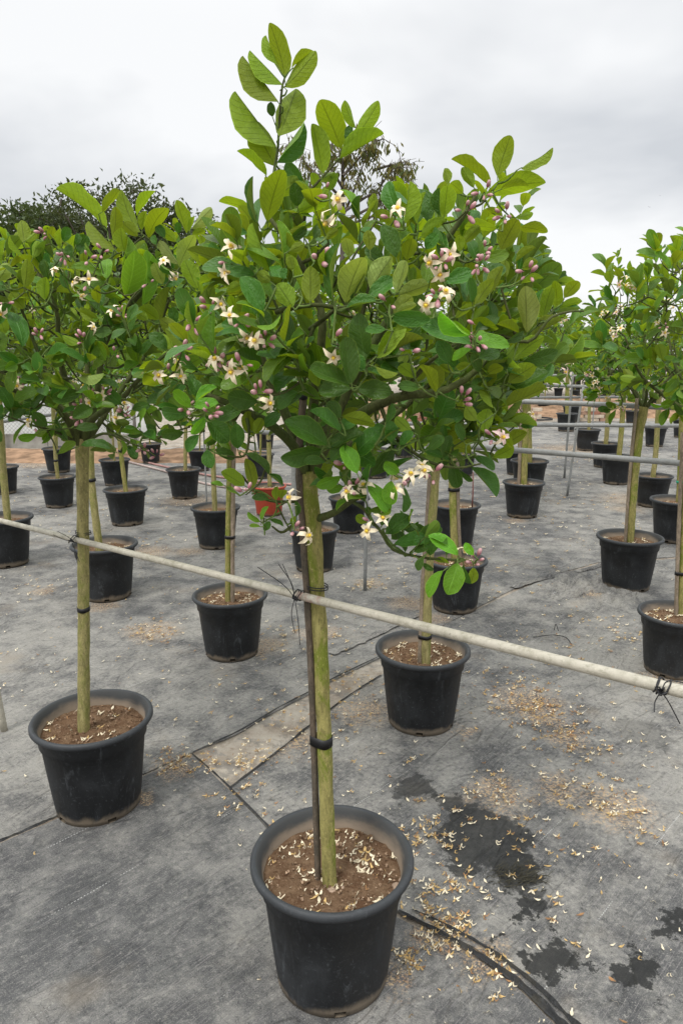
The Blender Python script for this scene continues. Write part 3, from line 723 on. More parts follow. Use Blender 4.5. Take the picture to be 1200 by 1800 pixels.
# broken brick stacks in front of the far bank
BRICK = [simple('brick_red', (0.33, 0.15, 0.10), 0.9, 0.25, 9), simple('brick_pale', (0.40, 0.25, 0.175), 0.9, 0.2, 9), simple('brick_dust', (0.55, 0.46, 0.36), 0.9, 0.2, 9)]
bm = bmesh.new(); bmesh.ops.create_cube(bm, size=1.0); bmesh.ops.scale(bm, vec=(.24, .12, .08), verts=bm.verts)
ME_BR = []
for m_ in BRICK:
    me = bpy.data.meshes.new('brick'); bm.to_mesh(me); me.materials.append(m_); ME_BR.append(me)
bm.free()
for (px, n, hh, lab) in ((640, 3, 4, 'stack of orange bricks seen through the gap right of the big trunk'), (925, 3, 5, 'stack of orange bricks beyond the pipes next to the leafy edge of the crown'), (1052, 3, 4, 'stack of orange bricks behind the far pots at the right'), (745, 3, 3, 'low stack of bricks seen below the middle of the crown')):
    g = P(px, 735, 18.2); bs = thing('brick_stack', lab, 'brick stack', (g.x, 18.2, 0), 'brick stacks in front of the earth bank')
    for lv in range(hh):
        for i in range(n - (lv > hh - 3) * rnd.randint(0, 2)):
            o = link('brick', rnd.choice(ME_BR), bs); o.location = ((i - n / 2) * .255 + rnd.uniform(-.01, .01) + .12 * (lv % 2), rnd.uniform(-.02, .02), .04 + lv * .084); o.rotation_euler.z = rnd.uniform(-.06, .06)
# ------------------------------------------------------------------ leaves
ROWS = (0, .035, .12, .24, .38, .54, .70, .84, .93, .98, 1)
def leaf_template(fold, curl, wave, ph, tipw):
    """unit leaf along +Y, blade normal +Z, full width 1"""
    V = []; UV = []; F = []
    cols = (-1, -.55, 0, .55, 1)
    nr = len(ROWS)
    for i, t in enumerate(ROWS):
        s = (tipw - t) / tipw if t < tipw else (t - tipw) / (1 - tipw)
        w = .5 * ((1 - s ** 1.9) ** .85 if t < tipw else (1 - s ** 2.5) ** .58)
        w = max(w * (1 + .035 * math.sin(t * 17 + ph)), .012 if t < .5 else .055)
        for cx in cols:
            x = cx * w
            z = fold * abs(x) - curl * t * t + wave * math.sin(t * 6.5 + ph + (cx > 0) * 1.3) * abs(x) * .7
            z += .02 * math.sin(ph + t * 3.1)
            V.append((x + .05 * math.sin(t * 2.4 + ph) * t, t, z)); UV.append((t, .5 + x if 0 < i < nr - 1 else .5 + cx * .01))
    UV = [(u, .5 + .5 * cols[k % 5]) for k, (u, v) in enumerate(UV)]
    for i in range(nr - 1):
        for j in range(4): F.append((i * 5 + j, i * 5 + j + 1, (i + 1) * 5 + j + 1, (i + 1) * 5 + j))
    return np.array(V, np.float32), np.array(F, np.int32), np.array(UV, np.float32)
TEMPL = [leaf_template(f, c, w, p, tw) for f, c, w, p, tw in (
    (.22, .10, .10, 0.3, .52), (.34, .22, .14, 1.7, .56), (.12, .30, .18, 2.9, .60), (.45, .04, .10, 4.1, .50), (.28, -.10, .16, 5.3, .55), (.18, .42, .12, 0.9, .58))]
def _coarse(T):
    V, F, UV = T; keep = [0, 3, 5, 8]; V = V.copy(); V[40:45, 1] = .99; idx = [r * 5 + c for r in keep for c in (0, 2, 4)]
    Fc = [(i * 3 + j, i * 3 + j + 1, (i + 1) * 3 + j + 1, (i + 1) * 3 + j) for i in range(3) for j in range(2)]
    return V[idx], np.array(Fc, np.int32), UV[idx]
TEMPLC = [_coarse(T) for T in TEMPL]
ME_LEAF = {(s, t): mesh_np('leaf_%s_%d' % (t, s), *TEMPL[s][:2], [LEAF[t]], uv=TEMPL[s][2]) for s in range(len(TEMPL)) for t in LT}
def frame(axis, nrm):
    y = axis.normalized(); z = (nrm - y * nrm.dot(y))
    if z.length < 1e-4: z = y.orthogonal()
    z.normalize(); return y.cross(z), y, z        # x, y, z
def rv(r=rnd, s=1.0):
    return Vector((r.gauss(0, 1), r.gauss(0, 1), r.gauss(0, 1))) * s
def foliage_mesh(name, leaves, origin, coarse=False):
    """many leaves joined (those past the limit of single ones)"""
    VV = []; FF = []; UU = []; MM = []; n = 0
    for (B, ax, nr, L, W, typ, sh) in leaves:
        V, F, UV = (TEMPLC if coarse else TEMPL)[sh]
        x, y, z = frame(ax, nr)
        Mx = np.array([[x.x, y.x, z.x], [x.y, y.y, z.y], [x.z, y.z, z.z]], np.float32)
        v = (V * np.array([W, L, L], np.float32)) @ Mx.T + np.array((B - origin)[:], np.float32)
        VV.append(v); FF.append(F + n); UU.append(UV); MM.append(np.full(len(F), LT.index(typ))); n += len(v)
    return mesh_np(name, np.concatenate(VV), np.concatenate(FF), [LEAF[t] for t in LT], np.concatenate(MM), np.concatenate(UU))

# ------------------------------------------------------------------ blossoms and buds
def petal_mesh(curl, mat):
    V = []; F = []; n = 5
    for i in range(n):
        t = i / (n - 1); w = .0040 * (.55 + .6 * math.sin(math.pi * min(1, t * .82 + .12))) * (1 if t < .99 else .35)
        ang = .45 + curl * t * t; r = .0265 * t * (1 - .12 * curl * t)
        for cx in (-1, 0, 1):
            V.append((r * math.sin(ang), cx * w, r * math.cos(ang) * .9 - abs(cx) * -.0012))
    for i in range(n - 1):
        for j in range(2): F.append((i * 3 + j, (i + 1) * 3 + j, (i + 1) * 3 + j + 1, i * 3 + j + 1))
    return mesh_np('petal', V, F, [mat])
ME_PET = [petal_mesh(c, m) for c, m in ((.85, PETAL), (1.5, PETAL), (2.2, PETAL), (.6, PETALP), (1.4, PETALP))]
def center_mesh():
    bm = bmesh.new(); r = random.Random(3)
    for k in range(14):
        a = k / 14 * 6.283; rr = .0032 + .0012 * r.random(); h = .009 + .003 * r.random()
        vs = []
        for z, q in ((0, .6), (h * .7, .85), (h, 1.2)):
            c = Vector((rr * q * math.cos(a), rr * q * math.sin(a), z)); s = Vector((-math.sin(a), math.cos(a), 0)) * .0007
            vs.append((bm.verts.new(c - s), bm.verts.new(c + s)))
        for i in range(2): bm.faces.new((vs[i][0], vs[i][1], vs[i + 1][1], vs[i + 1][0]))
    for f in bm.faces: f.material_index = 0
    m = bmesh.ops.create_icosphere(bm, subdivisions=1, radius=.0034, matrix=Matrix.Translation((0, 0, .0105)))
    for v in m['verts']:
        for f in v.link_faces: f.material_index = 1
    me = bpy.data.meshes.new('blossom'); bm.to_mesh(me); bm.free(); me.materials.append(STAMEN); me.materials.append(STIGMA); return me
ME_CEN = center_mesh()
ME_BUD = lathe('flower_bud', [(.0006, -.006), (.0009, 0), (.0030, .0006), (.0044, .004), (.0050, .009), (.0047, .014), (.0032, .0185), (.0008, .0200)], 8, [BUD])
def z_to(d):
    return d.to_track_quat('Z', 'Y')
def cluster(parent, org, pos, face, nb, nu, r, size=1.0, petals=True):
    face = face.normalized(); k = 0
    up = Vector((0, 0, 1)); s1 = face.cross(up).normalized() if abs(face.z) < .98 else Vector((1, 0, 0)); s2 = face.cross(s1)
    tot = nb + nu; a0 = r.random() * 6.28
    for i in range(tot):
        flower = i < nb
        rad = (.0 if tot == 1 else (.008 + .007 * r.random())) * size * (1.7 if flower else 1)
        a = a0 + i * 2.4
        off = (s1 * math.cos(a) + s2 * math.sin(a)) * rad + face * r.uniform(-.006, .010) * size
        d = (face * .85 + (s1 * math.cos(a) + s2 * math.sin(a)) * (.55 if flower else .9) + rv(r, .22)).normalized()
        if flower:
            o = link('blossom', ME_CEN, parent); o.location = pos + off - org; o.rotation_mode = 'QUATERNION'; o.rotation_quaternion = z_to(d)
            o.scale = (size,) * 3
            op = r.choice((0, 0, .1, -.2, -.45))
            np_ = 5 if r.random() < .8 else 4; pm = r.choice(ME_PET[:3]) if r.random() < .7 else r.choice(ME_PET)
            for j in range(np_):
                p = link('petal', pm if r.random() < .6 else r.choice(ME_PET[:3]), o); p.rotation_euler = (r.uniform(-.15, .15), op + r.uniform(-.25, .2), j * 6.283 / np_ + r.uniform(-.15, .15))
                p.scale = (r.uniform(.85, 1.1),) * 3
        else:
            o = link('flower_bud', ME_BUD, parent); o.location = pos + off * .8 - org; o.rotation_mode = 'QUATERNION'; o.rotation_quaternion = z_to(d)
            q = size * r.uniform(.5, .92); o.scale = (q * 1.08, q * 1.08, q)

# ------------------------------------------------------------------ a lemon tree
class Tree:
    def __init__(self, key, name='lemon_tree', label='', seed=0, org=None, group='potted lemon trees'):
        self.r = random.Random(seed); self.org = org
        self.root = thing(name, label, 'lemon tree', org, group)
        self.sk = []; self.leaves = []; self.cl = []; self.twigs = Tubes(); self.green = Tubes(); self.attach = []
    def loc(self, pts): return [Vector(p) - self.org for p in pts]
    def trunk(self, pts, radii, mat=BARK, seg=14, n=40, swell=True):
        c = spline(pts, n); m = len(radii) - 1
        rr = []
        for i in range(n):
            t = i / (n - 1) * m; k = min(int(t), m - 1); rr.append(radii[k] + (radii[k + 1] - radii[k]) * (t - k))
        T = Tubes(); T.add(self.loc(c), rr, seg, True, .16)
        T.build('trunk', mat, self.root); self.top = Vector(pts[-1])
    def limb(self, pts, r0, r1, n=14, mat=TWIG, seg=8, own=True):
        c = spline(pts, n); rr = [r0 + (r1 - r0) * i / (n - 1) for i in range(n)]
        if own:
            T = Tubes(); T.add(self.loc(c), rr, seg, True, .18); T.build('branch', mat, self.root)
        else: self.twigs.add(self.loc(c), rr, 5, False)
        self.sk += c[2:]
        return c
    def leaf(self, B, ax, nr, L, W, typ, sh=None, traced=False):
        self.leaves.append([Vector(B), ax, nr, L, W, typ, self.r.randrange(len(TEMPL)) if sh is None else sh, traced])
    def shoot(self, base, d, length, ls, types, young=.5, step=.021, lean=None):
        """a leafy shoot: leaves set spirally on a curving stem"""
        r = self.r; n = max(3, int(length / step)); p = Vector(base); dr = d.normalized(); pts = [p.copy()]; a = r.random() * 6.28
        side = dr.orthogonal().normalized()
        for i in range(n):
            dr = (dr + Vector((0, 0, .05)) + rv(r, .05)).normalized(); p = p + dr * step * r.uniform(.8, 1.2); pts.append(p.copy())
            if i < 1 and n > 5: continue
            a += 2.4 + r.uniform(-.4, .4); t = (i + 1) / n
            s = side - dr * side.dot(dr); s.normalize(); rad = s * math.cos(a) + dr.cross(s) * math.sin(a)
            open_ = r.uniform(.75, 1.25) * (1.0 - .45 * t)
            ax = (dr * math.cos(open_) + rad * math.sin(open_)).normalized()
            nr = (dr * 1.0 + Vector((0, 0, .55)) - rad * .2 + rv(r, .22))
            L = ls * r.uniform(.75, 1.15) * (1 - .35 * t * young); typ = r.choice(types)
            B = p + ax * .008
            self.green_tube([p, B], .0011)
            self.leaf(B, ax, nr, L, L * r.uniform(.44, .60), typ)
        # tip leaf
        self.leaf(p, dr, (Vector((0, 0, .4)) + rv(r, .6)), ls * r.uniform(.55, .85), ls * r.uniform(.28, .4), r.choice(types))
        self.green_tube(pts, [.0024 - .0013 * i / n for i in range(n + 1)])
        self.attach.append((pts[0], .0028))
    def green_tube(self, pts, rad): self.green.add(self.loc(pts), rad, 4, False)
    def connect(self):
        """twigs from every loose base to the nearest wood"""
        if not self.sk: return
        sk = np.array([p[:] for p in self.sk]); A = self.attach
        P_ = np.array([a[0][:] for a in A])
        d0 = np.array([np.min(((sk - p) ** 2).sum(1)) for p in P_]); pool = list(sk)
        arr = np.zeros((len(sk) + len(A) * 5, 3)); arr[:len(sk)] = sk; m = len(sk)
        ctr = Vector(self.top)
        for k in np.argsort(d0):
            p = Vector(A[k][0]); q = arr[:m] - np.array(p[:])
            cost = (q ** 2).sum(1) ** .5
            j = int(np.argmin(cost)); t = Vector(arr[j]); D = (p - t).length
            if D < .012: continue
            mid = t.lerp(p, .5) + (ctr - p).normalized() * D * .10 + rv(self.r, D * .05)
            c = spline([t, mid, p], 6)
            r1 = A[k][1]; r0 = min(.006, r1 * 1.25 + D * .010)
            (self.twigs if D > .07 else self.green).add(self.loc(c), [r0 + (r1 - r0) * i / 5 for i in range(6)], 5, False)
            for s in c[1:]:
                arr[m] = s[:]; m += 1
    def finish(self, n_single, size_clusters=1.0):
        self.connect()
        if self.twigs.V: tag(self.twigs.build('twigs', TWIG, self.root), kind='stuff')
        if self.green.V: tag(self.green.build('leaf_stalks', GREENTWIG, self.root), kind='stuff')
        cam_p = Vector((0, 0, CAM_H))
        def rank(l):
            B = l[0]; return (0 if l[7] else 1, (B - cam_p).length / max(l[3], .02))
        self.leaves.sort(key=rank)
        for (B, ax, nr, L, W, typ, sh, tr) in self.leaves[:n_single]:
            o = link('leaf', ME_LEAF[(sh, typ)], self.root)
            x, y, z = frame(ax, nr); q = B - self.org
            o.matrix_local = Matrix(((x.x * W, y.x * L, z.x * L, q.x), (x.y * W, y.y * L, z.y * L, q.y), (x.z * W, y.z * L, z.z * L, q.z), (0, 0, 0, 1)))
        rest = self.leaves[n_single:]
        if rest: tag(link('foliage', foliage_mesh('foliage', [l[:7] for l in rest], self.org), self.root), kind='stuff')
        for (pos, face, nb, nu, s) in self.cl: cluster(self.root, self.org, pos, face, nb, nu, self.r, s)
CAMP = Vector((0, 0, CAM_H))
def trace(tree, crop, scale, entries, depth, tilt=.35):
    """leaves set where they grow; each gets its own distance, tilt, size and turn"""
    r = tree.r; ox, oy = crop
    for (bx, by, tx, ty, w, typ) in entries:
        b = (ox + bx / scale, oy + by / scale); t = (ox + tx / scale, oy + ty / scale); wp = w / scale
        Yb = depth((b[0] + t[0]) / 2, (b[1] + t[1]) / 2) + r.uniform(-.03, .03) - (.05 if typ == 'Y' else 0)
        B = P(b[0], b[1], Yb); lp = math.hypot(b[0] - t[0], b[1] - t[1]) * Yb / FPX
        tl = r.uniform(-tilt, tilt) * (1 if typ in 'UP' else .8)
        if typ in 'DYL': tl = r.uniform(-.5, .2)
        T = P(t[0], t[1], Yb + lp * tl); ax = T - B; L = ax.length
        vw = ((B + T) / 2 - CAMP).normalized(); wm = wp * Yb / FPX * .93
        ratio = wm / L; f = min(1.0, max(.22, ratio / .50)); f = min(f, r.uniform(.86, 1.0))
        sgn = 1.0 if typ in 'UP' else -1.0
        side = ax.cross(vw).normalized()
        if side.z < 0 and r.random() < .75: side = -side
        nr = vw * (sgn * f) + side * math.sqrt(max(0, 1 - f * f)) * (1 if r.random() < .7 else -1)
        W = min(wm / max(f, .3), L * .72)
        sh = r.choice((0, 1, 2, 4, 5)) if ratio > .33 else r.choice((3, 1))
        tree.leaf(B, ax, nr, L, W, typ, sh, True)
        tree.traced.append((b, t, wp, Yb))
        # stalk
        S_ = B - ax.normalized() * .012 + rv(r, .002)
        tree.green_tube([S_, B, B + ax * .04], [.0013, .0012, .0008])
        tree.attach.append((S_, .0016))
def hidden_front(tree, p, extra=.02):
    """would a leaf at p stand in front of one of the surveyed leaves?"""
    x, y = proj(p)
    for (b, t, w, Y) in tree.traced:
        if p.y > Y + extra: continue
        dx, dy = t[0] - b[0], t[1] - b[1]; l2 = dx * dx + dy * dy
        k = max(0, min(1, ((x - b[0]) * dx + (y - b[1]) * dy) / l2))
        if math.hypot(x - b[0] - k * dx, y - b[1] - k * dy) < w * .5 + 5: return True
    return False
def inside(poly, x, y):
    c = False; n = len(poly)
    for i in range(n):
        x1, y1 = poly[i]; x2, y2 = poly[(i + 1) % n]
        if (y1 > y) != (y2 > y) and x < (x2 - x1) * (y - y1) / (y2 - y1) + x1: c = not c
    return c
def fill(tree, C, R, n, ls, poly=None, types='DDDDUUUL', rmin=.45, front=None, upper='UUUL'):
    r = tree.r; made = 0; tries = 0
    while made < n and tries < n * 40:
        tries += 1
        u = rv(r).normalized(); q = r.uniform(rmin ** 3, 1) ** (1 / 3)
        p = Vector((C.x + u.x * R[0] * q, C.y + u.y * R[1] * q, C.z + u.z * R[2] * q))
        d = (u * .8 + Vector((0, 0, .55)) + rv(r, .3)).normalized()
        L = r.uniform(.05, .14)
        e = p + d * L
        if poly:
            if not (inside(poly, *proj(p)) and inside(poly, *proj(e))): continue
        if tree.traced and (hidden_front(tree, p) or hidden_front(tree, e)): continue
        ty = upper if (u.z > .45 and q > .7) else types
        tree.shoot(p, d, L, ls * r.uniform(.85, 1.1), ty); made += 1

# ------------------------------------------------------------------ the front tree
TREES = {}
def words16(s):
    w = s.split(); return ' '.join(w[:16])
px_, py_, ps_ = POTW['hero']
hb = PZ(579.5, 1557, SOIL_Z * ps_ + .008)
hero = Tree('hero', label='nearest lemon tree with long upright shoots, its big trunk taped to a dark stake', seed=11, org=hb.copy()); hero.traced = []
YT = hb.y + .035
hpts = [hb, P(575, 1450, hb.y + .004), P(570, 1300, hb.y + .012), P(563, 1130, hb.y + .02), P(557.5, 1040, hb.y + .025), P(551, 940, hb.y + .03), P(544, 865, YT), P(543, 826, YT)]
_w = lambda px, Y: px * Y / FPX / 2
hero.trunk([hb - Vector((0, 0, .03))] + hpts, [_w(28, 1.77), _w(27.5, 1.77), _w(27, 1.76), _w(26, 1.76), _w(26.5, 1.76), _w(27, 1.76), _w(28, 1.76), _w(31, 1.76), _w(37, 1.76)], n=70, seg=20)
Yc = YT
def hdepth(x, y, R=.36):
    q = ((x - 620) / 350) ** 2 + ((y - 580) / 320) ** 2
    return Yc + .02 - R * math.sqrt(max(0, 1 - min(q, 1)))
H = lambda x, y, dY=0.0: P(x, y, Yc + dY)
def limbs(tree, L):
    for (pts, r0, r1) in L: tree.limb(pts, r0, r1)
limbs(hero, [
    ([H(546, 840), H(575, 778, -.05), H(635, 727, -.12), H(705, 696, -.16), H(775, 688, -.18), H(838, 650, -.16), H(880, 590, -.12)], .015, .0045),
    ([H(540, 838), H(520, 790, -.05), H(478, 748, -.1), H(428, 722, -.12), H(380, 700, -.12), H(330, 680, -.08)], .014, .004),
    ([H(540, 832), H(508, 742, .02), H(470, 655, .02), H(440, 560, .0), H(420, 470, -.02)], .014, .004),
    ([H(546, 832), H(548, 740, -.02), H(560, 640, -.08), H(565, 545, -.12), H(520, 450, -.1), H(472, 380, -.06)], .013, .004),
    ([H(548, 830), H(602, 705, .06), H(662, 595, .04), H(722, 500, .0), H(800, 400, -.04), H(835, 345, -.04)], .0135, .0035),
    ([H(549, 915), H(585, 902, -.04), H(615, 882, -.1), H(640, 868, -.16)], .0105, .004),
    ([H(617, 881, -.1), H(640, 895, -.15), H(653, 916, -.17), H(668, 933, -.18), H(685, 961, -.19), H(707, 973, -.19), H(758, 982, -.19), H(805, 984, -.19)], .0042, .0022),
    ([H(668, 712, -.14), H(690, 760, -.17), H(744, 807, -.2), H(800, 822, -.2), H(845, 815, -.2)], .005, .002),
    ([H(535, 912), H(513, 925, -.03), H(495, 936, -.05), H(478, 925, -.06)], .005, .002),
    ([H(536, 882), H(474, 880, -.06), H(445, 860, -.08), H(425, 835, -.08)], .004, .002),
    ([H(430, 722, -.12), H(438, 760, -.14), H(430, 800, -.15), H(400, 802, -.15)], .004, .002),
    ([H(545, 578, -.15), H(570, 560, -.2), H(594, 540, -.24)], .005, .003),
    ([H(485, 549, -.24), H(520, 539, -.26), H(560, 536, -.26), H(600, 541, -.25), H(645, 528, -.24)], .005, .003),
    ([H(552, 832, .02), H(580, 740, .16), H(610, 640, .26), H(640, 540, .30), H(660, 450, .28)], .012, .004),
    ([H(540, 830, .02), H(500, 720, .14), H(450, 640, .24), H(400, 560, .26)], .011, .004),
    ([H(600, 790, .02), H(680, 740, .14), H(770, 660, .2), H(840, 560, .18)], .009, .004),
    ([H(705, 696, -.16), H(740, 650, -.22), H(790, 610, -.24), H(830, 595, -.24)], .005, .0025),
    ([H(617, 680, -.22), H(645, 640, -.28), H(665, 625, -.3)], .004, .003),
    ([H(620, 678, -.2), H(600, 690, -.24), H(560, 720, -.22), H(552, 790, -.06)], .004, .004),
    # the two long bare shoots at the top and the one to the right
    ([H(472, 380, -.06), H(483, 295, -.05), H(488, 265, -.05), H(490, 235, -.05), H(495, 160, -.05), H(500, 138, -.05)], .0036, .0018),
    ([H(505, 430, -.1), H(515, 380, -.08), H(540, 342, -.07), H(563, 315, -.07), H(595, 280, -.07), H(602, 268, -.07)], .0038, .0018),
    ([H(800, 400, -.04), H(822, 370, -.05), H(843, 360, -.05), H(853, 352, -.05)], .003, .002),
    ([H(880, 590, -.12), H(930, 600, -.13), H(965, 560, -.13), H(1000, 548, -.12), H(1025, 547, -.12)], .004, .002),
    ([H(905, 590, -.12), H(890, 540, -.12), H(880, 505, -.12)], .003, .002),
])
c_top = [(400,390,370,55,130,'U'),(385,440,155,200,50,'U'),(350,300,268,93,45,'U'),(455,320,580,175,50,'U'),(400,450,635,220,120,'U'),(355,560,105,240,120,'U'),(365,800,480,430,200,'U'),(315,660,300,560,60,'D'),(335,880,50,490,105,'U'),(350,985,540,705,95,'D'),(345,1010,150,755,170,'U'),(270,1080,100,870,70,'U'),(280,1400,330,1010,170,'U'),(215,1410,115,1105,34,'D'),
 (795,885,690,540,180,'U'),(665,1060,630,725,130,'U'),(790,950,1095,775,110,'U'),(890,800,1080,610,110,'U'),(900,740,810,550,70,'U'),(845,850,860,715,60,'D'),(640,1110,755,1040,50,'U'),(700,1190,765,1060,70,'L'),(540,1180,400,985,110,'D'),(490,1290,470,1130,110,'D'),(480,1340,750,1230,130,'U'),(365,1220,500,1090,110,'U'),(640,1200,600,1050,70,'U')]
c1 = [(150,540,60,380,110,'U'),(230,690,140,555,110,'U'),(295,790,170,450,45,'U'),(405,690,345,430,75,'L'),(190,815,30,765,85,'D'),(300,860,200,800,90,'U'),(460,1040,350,870,160,'U'),(580,1000,590,760,140,'U'),(515,930,430,660,60,'U'),(750,1000,700,610,60,'D'),(700,820,645,640,35,'U'),(830,1010,890,660,190,'P'),(855,690,845,550,140,'P'),(870,1000,960,800,60,'D'),(1010,920,1120,690,150,'P'),(990,980,1180,820,120,'D'),(830,1045,1040,995,60,'D'),(1000,640,985,500,120,'U'),(1180,690,1110,460,130,'D'),(1100,720,990,620,100,'D'),(1200,400,1080,160,120,'D'),(1190,470,1010,395,60,'U'),(1030,380,1020,250,70,'U'),(270,1210,255,1065,100,'D'),(205,1090,195,985,80,'D'),(-10,935,95,870,70,'U'),(460,780,440,680,110,'U'),(390,850,400,760,100,'D'),(430,565,560,480,70,'D'),(440,640,540,600,70,'U'),(420,530,560,500,60,'U'),(730,450,690,400,50,'D'),(140,520,30,500,60,'D'),(600,560,640,470,60,'D'),(690,560,780,500,60,'U')]
c2 = [(695,360,745,100,140,'U'),(640,440,425,195,80,'U'),(530,440,440,300,75,'U'),(860,300,1085,205,70,'U'),(610,520,930,310,130,'U'),(720,450,900,385,40,'U'),(455,480,365,395,85,'U'),(350,420,315,300,65,'U'),(320,640,350,425,130,'U'),(40,690,85,395,90,'U'),(210,690,150,430,140,'D'),(140,700,145,480,60,'U'),(290,640,285,440,60,'D'),(690,730,480,670,80,'U'),(720,880,800,655,170,'U'),(840,720,1025,700,75,'U'),(820,650,935,640,50,'U'),(730,640,640,570,50,'U'),(710,655,615,640,25,'U'),(450,830,575,720,80,'U'),(430,890,430,780,80,'U'),(600,945,775,900,90,'L'),(650,870,670,745,45,'D'),(750,1070,760,950,100,'U'),(820,960,960,860,50,'U'),(870,1010,960,950,75,'U'),(860,1120,1000,1050,45,'U'),(600,1120,730,950,140,'D'),(640,1190,700,1000,90,'U'),(330,1110,520,1040,110,'D'),(180,1110,210,965,110,'L'),(100,1110,100,1000,70,'L'),(20,1110,60,955,90,'P'),(0,1190,210,1140,120,'P'),(60,950,80,790,110,'U'),(190,870,270,760,90,'D'),(300,940,290,810,60,'D'),(150,820,330,670,60,'U')]
c3 = [(420,790,560,640,130,'P'),(440,790,600,710,70,'P'),(440,620,540,370,110,'P'),(715,830,460,850,140,'D'),(190,1170,130,840,180,'D'),(1040,1040,740,820,170,'D'),(1040,970,800,780,110,'Y'),(1050,960,900,890,70,'Y'),(1060,1000,1200,940,110,'Y'),(1050,1080,885,1130,75,'Y'),(860,1190,800,1010,170,'D'),(1060,700,1010,500,90,'D'),(940,690,940,620,90,'D'),(1080,730,1180,520,110,'U'),(1080,720,920,780,70,'U'),(300,1140,520,870,100,'U'),(380,1120,620,940,80,'U'),(360,920,200,900,80,'D'),(840,590,720,510,110,'U')]
c4 = [(765,390,740,20,170,'P'),(850,290,850,40,60,'D'),(895,270,960,20,120,'U'),(1000,200,1030,-20,100,'U'),(1065,110,1170,-40,110,'U'),(1025,195,1200,130,80,'U'),(970,235,1200,195,35,'D'),(790,420,1040,290,100,'U'),(700,390,520,320,60,'U'),(590,460,750,400,70,'D'),(660,610,830,430,140,'U'),(740,620,995,590,130,'D'),(610,800,800,640,150,'U'),(620,860,920,690,130,'D'),(570,985,930,870,130,'U'),(330,450,600,440,120,'Y'),(370,600,540,520,120,'D'),(385,710,300,560,100,'D'),(180,670,20,470,180,'D'),(170,720,60,660,60,'U'),(180,690,285,640,70,'U'),(20,860,20,640,150,'U'),(600,690,560,560,100,'D'),(440,730,560,640,90,'U'),(430,860,200,850,60,'D'),(500,1000,390,800,70,'U'),(420,1200,430,1010,160,'U'),(360,1100,240,1000,140,'U'),(580,1320,740,1180,120,'U'),(490,1400,655,1340,110,'U'),(330,1390,520,1470,90,'D'),(310,1370,190,1270,130,'U'),(90,1410,120,1230,100,'D'),(250,1270,170,1130,90,'D'),(160,1450,220,1640,130,'D'),(230,1510,320,1600,50,'D'),(310,1480,520,1720,110,'D'),(130,1440,10,1490,70,'D'),(520,1160,690,1130,50,'L'),(710,1150,825,1130,70,'D')]
c5 = [(550,540,480,215,150,'D'),(645,380,590,85,165,'D'),(545,540,240,460,140,'D'),(545,575,320,570,140,'D'),(590,570,840,600,140,'D'),(640,440,600,330,70,'D'),(720,350,940,115,70,'U'),(790,350,1015,170,70,'U'),(570,455,745,440,35,'D'),(720,420,875,465,50,'U'),(1140,600,1090,370,100,'U'),(1000,500,890,380,100,'U'),(1020,570,880,550,80,'D'),(375,970,120,780,170,'D'),(340,1000,80,1080,150,'D'),(365,1090,225,1060,75,'D'),(175,600,0,670,120,'D'),(470,880,300,700,90,'D'),(470,780,390,660,100,'D'),(460,860,600,770,100,'D'),(485,770,720,780,100,'U'),(380,1000,600,860,110,'D'),(400,1080,520,950,110,'D'),(560,1060,690,860,150,'D'),(590,1170,520,970,130,'Y'),(620,1160,575,950,25,'U'),(480,1190,300,1250,90,'Y'),(490,1260,390,1300,70,'Y'),(680,1190,870,1020,110,'D'),(870,1180,780,1090,80,'Y'),(700,1000,690,850,60,'D'),(790,810,850,690,60,'D'),(760,940,890,850,40,'D'),(830,950,840,820,100,'D'),(970,870,850,800,110,'U'),(890,970,960,870,80,'D'),(1090,1000,1180,910,90,'D')]
c8 = [(300,235,450,400,110,'Y'),(450,230,445,380,110,'Y'),(500,180,400,120,80,'Y'),(530,270,560,420,60,'D'),(390,510,420,420,80,'D'),(415,560,545,440,120,'D'),(300,490,230,450,75,'U'),(320,440,300,390,45,'D'),(535,670,520,550,60,'D'),(470,620,650,570,100,'D'),(590,670,670,630,80,'D'),(690,690,700,540,110,'D'),(860,690,730,560,100,'Y'),(790,690,800,600,50,'D'),(960,690,905,620,60,'Y'),(860,740,810,935,140,'Y'),(900,750,925,880,60,'D'),(960,770,960,850,70,'U'),(770,790,650,920,80,'Y'),(650,710,600,775,70,'D'),(640,740,700,790,40,'D'),(710,720,810,715,40,'U')]
c9 = [(210,290,0,290,120,'D'),(240,240,90,130,100,'Y'),(300,190,270,20,130,'D'),(270,200,435,85,60,'Y'),(260,235,435,195,90,'Y'),(340,310,250,450,80,'Y'),(360,340,520,500,180,'D'),(420,330,600,250,130,'D'),(740,200,520,150,160,'D'),(840,190,1040,110,90,'D'),(860,250,1045,130,120,'D'),(715,460,660,270,120,'U'),(715,440,790,330,90,'U'),(800,390,880,270,100,'D'),(590,550,580,370,120,'D'),(680,560,610,500,45,'L'),(360,560,380,690,140,'D'),(420,560,570,600,90,'D'),(650,590,840,700,70,'D'),(820,740,930,830,35,'D'),(640,830,490,720,120,'U'),(700,850,700,640,100,'U'),(580,890,510,840,40,'L'),(490,830,400,790,40,'L'),(830,940,700,890,70,'D'),(880,940,865,840,60,'U'),(920,930,930,840,80,'U'),(1030,1070,1020,950,45,'D'),(1000,1130,1010,1050,50,'U'),(760,1100,665,1045,50,'L'),(770,1090,800,990,45,'L'),(760,1140,680,1130,35,'L'),(830,1090,940,1120,45,'D'),(790,1170,830,1100,60,'D'),(300,450,200,560,90,'D'),(190,430,10,430,90,'D')]
c10 = [(430,460,285,410,110,'D'),(440,580,310,540,100,'D'),(140,560,30,530,110,'D'),(210,640,315,600,70,'D'),(380,820,320,740,60,'D'),(540,830,400,790,80,'D'),(180,900,240,980,70,'D')]
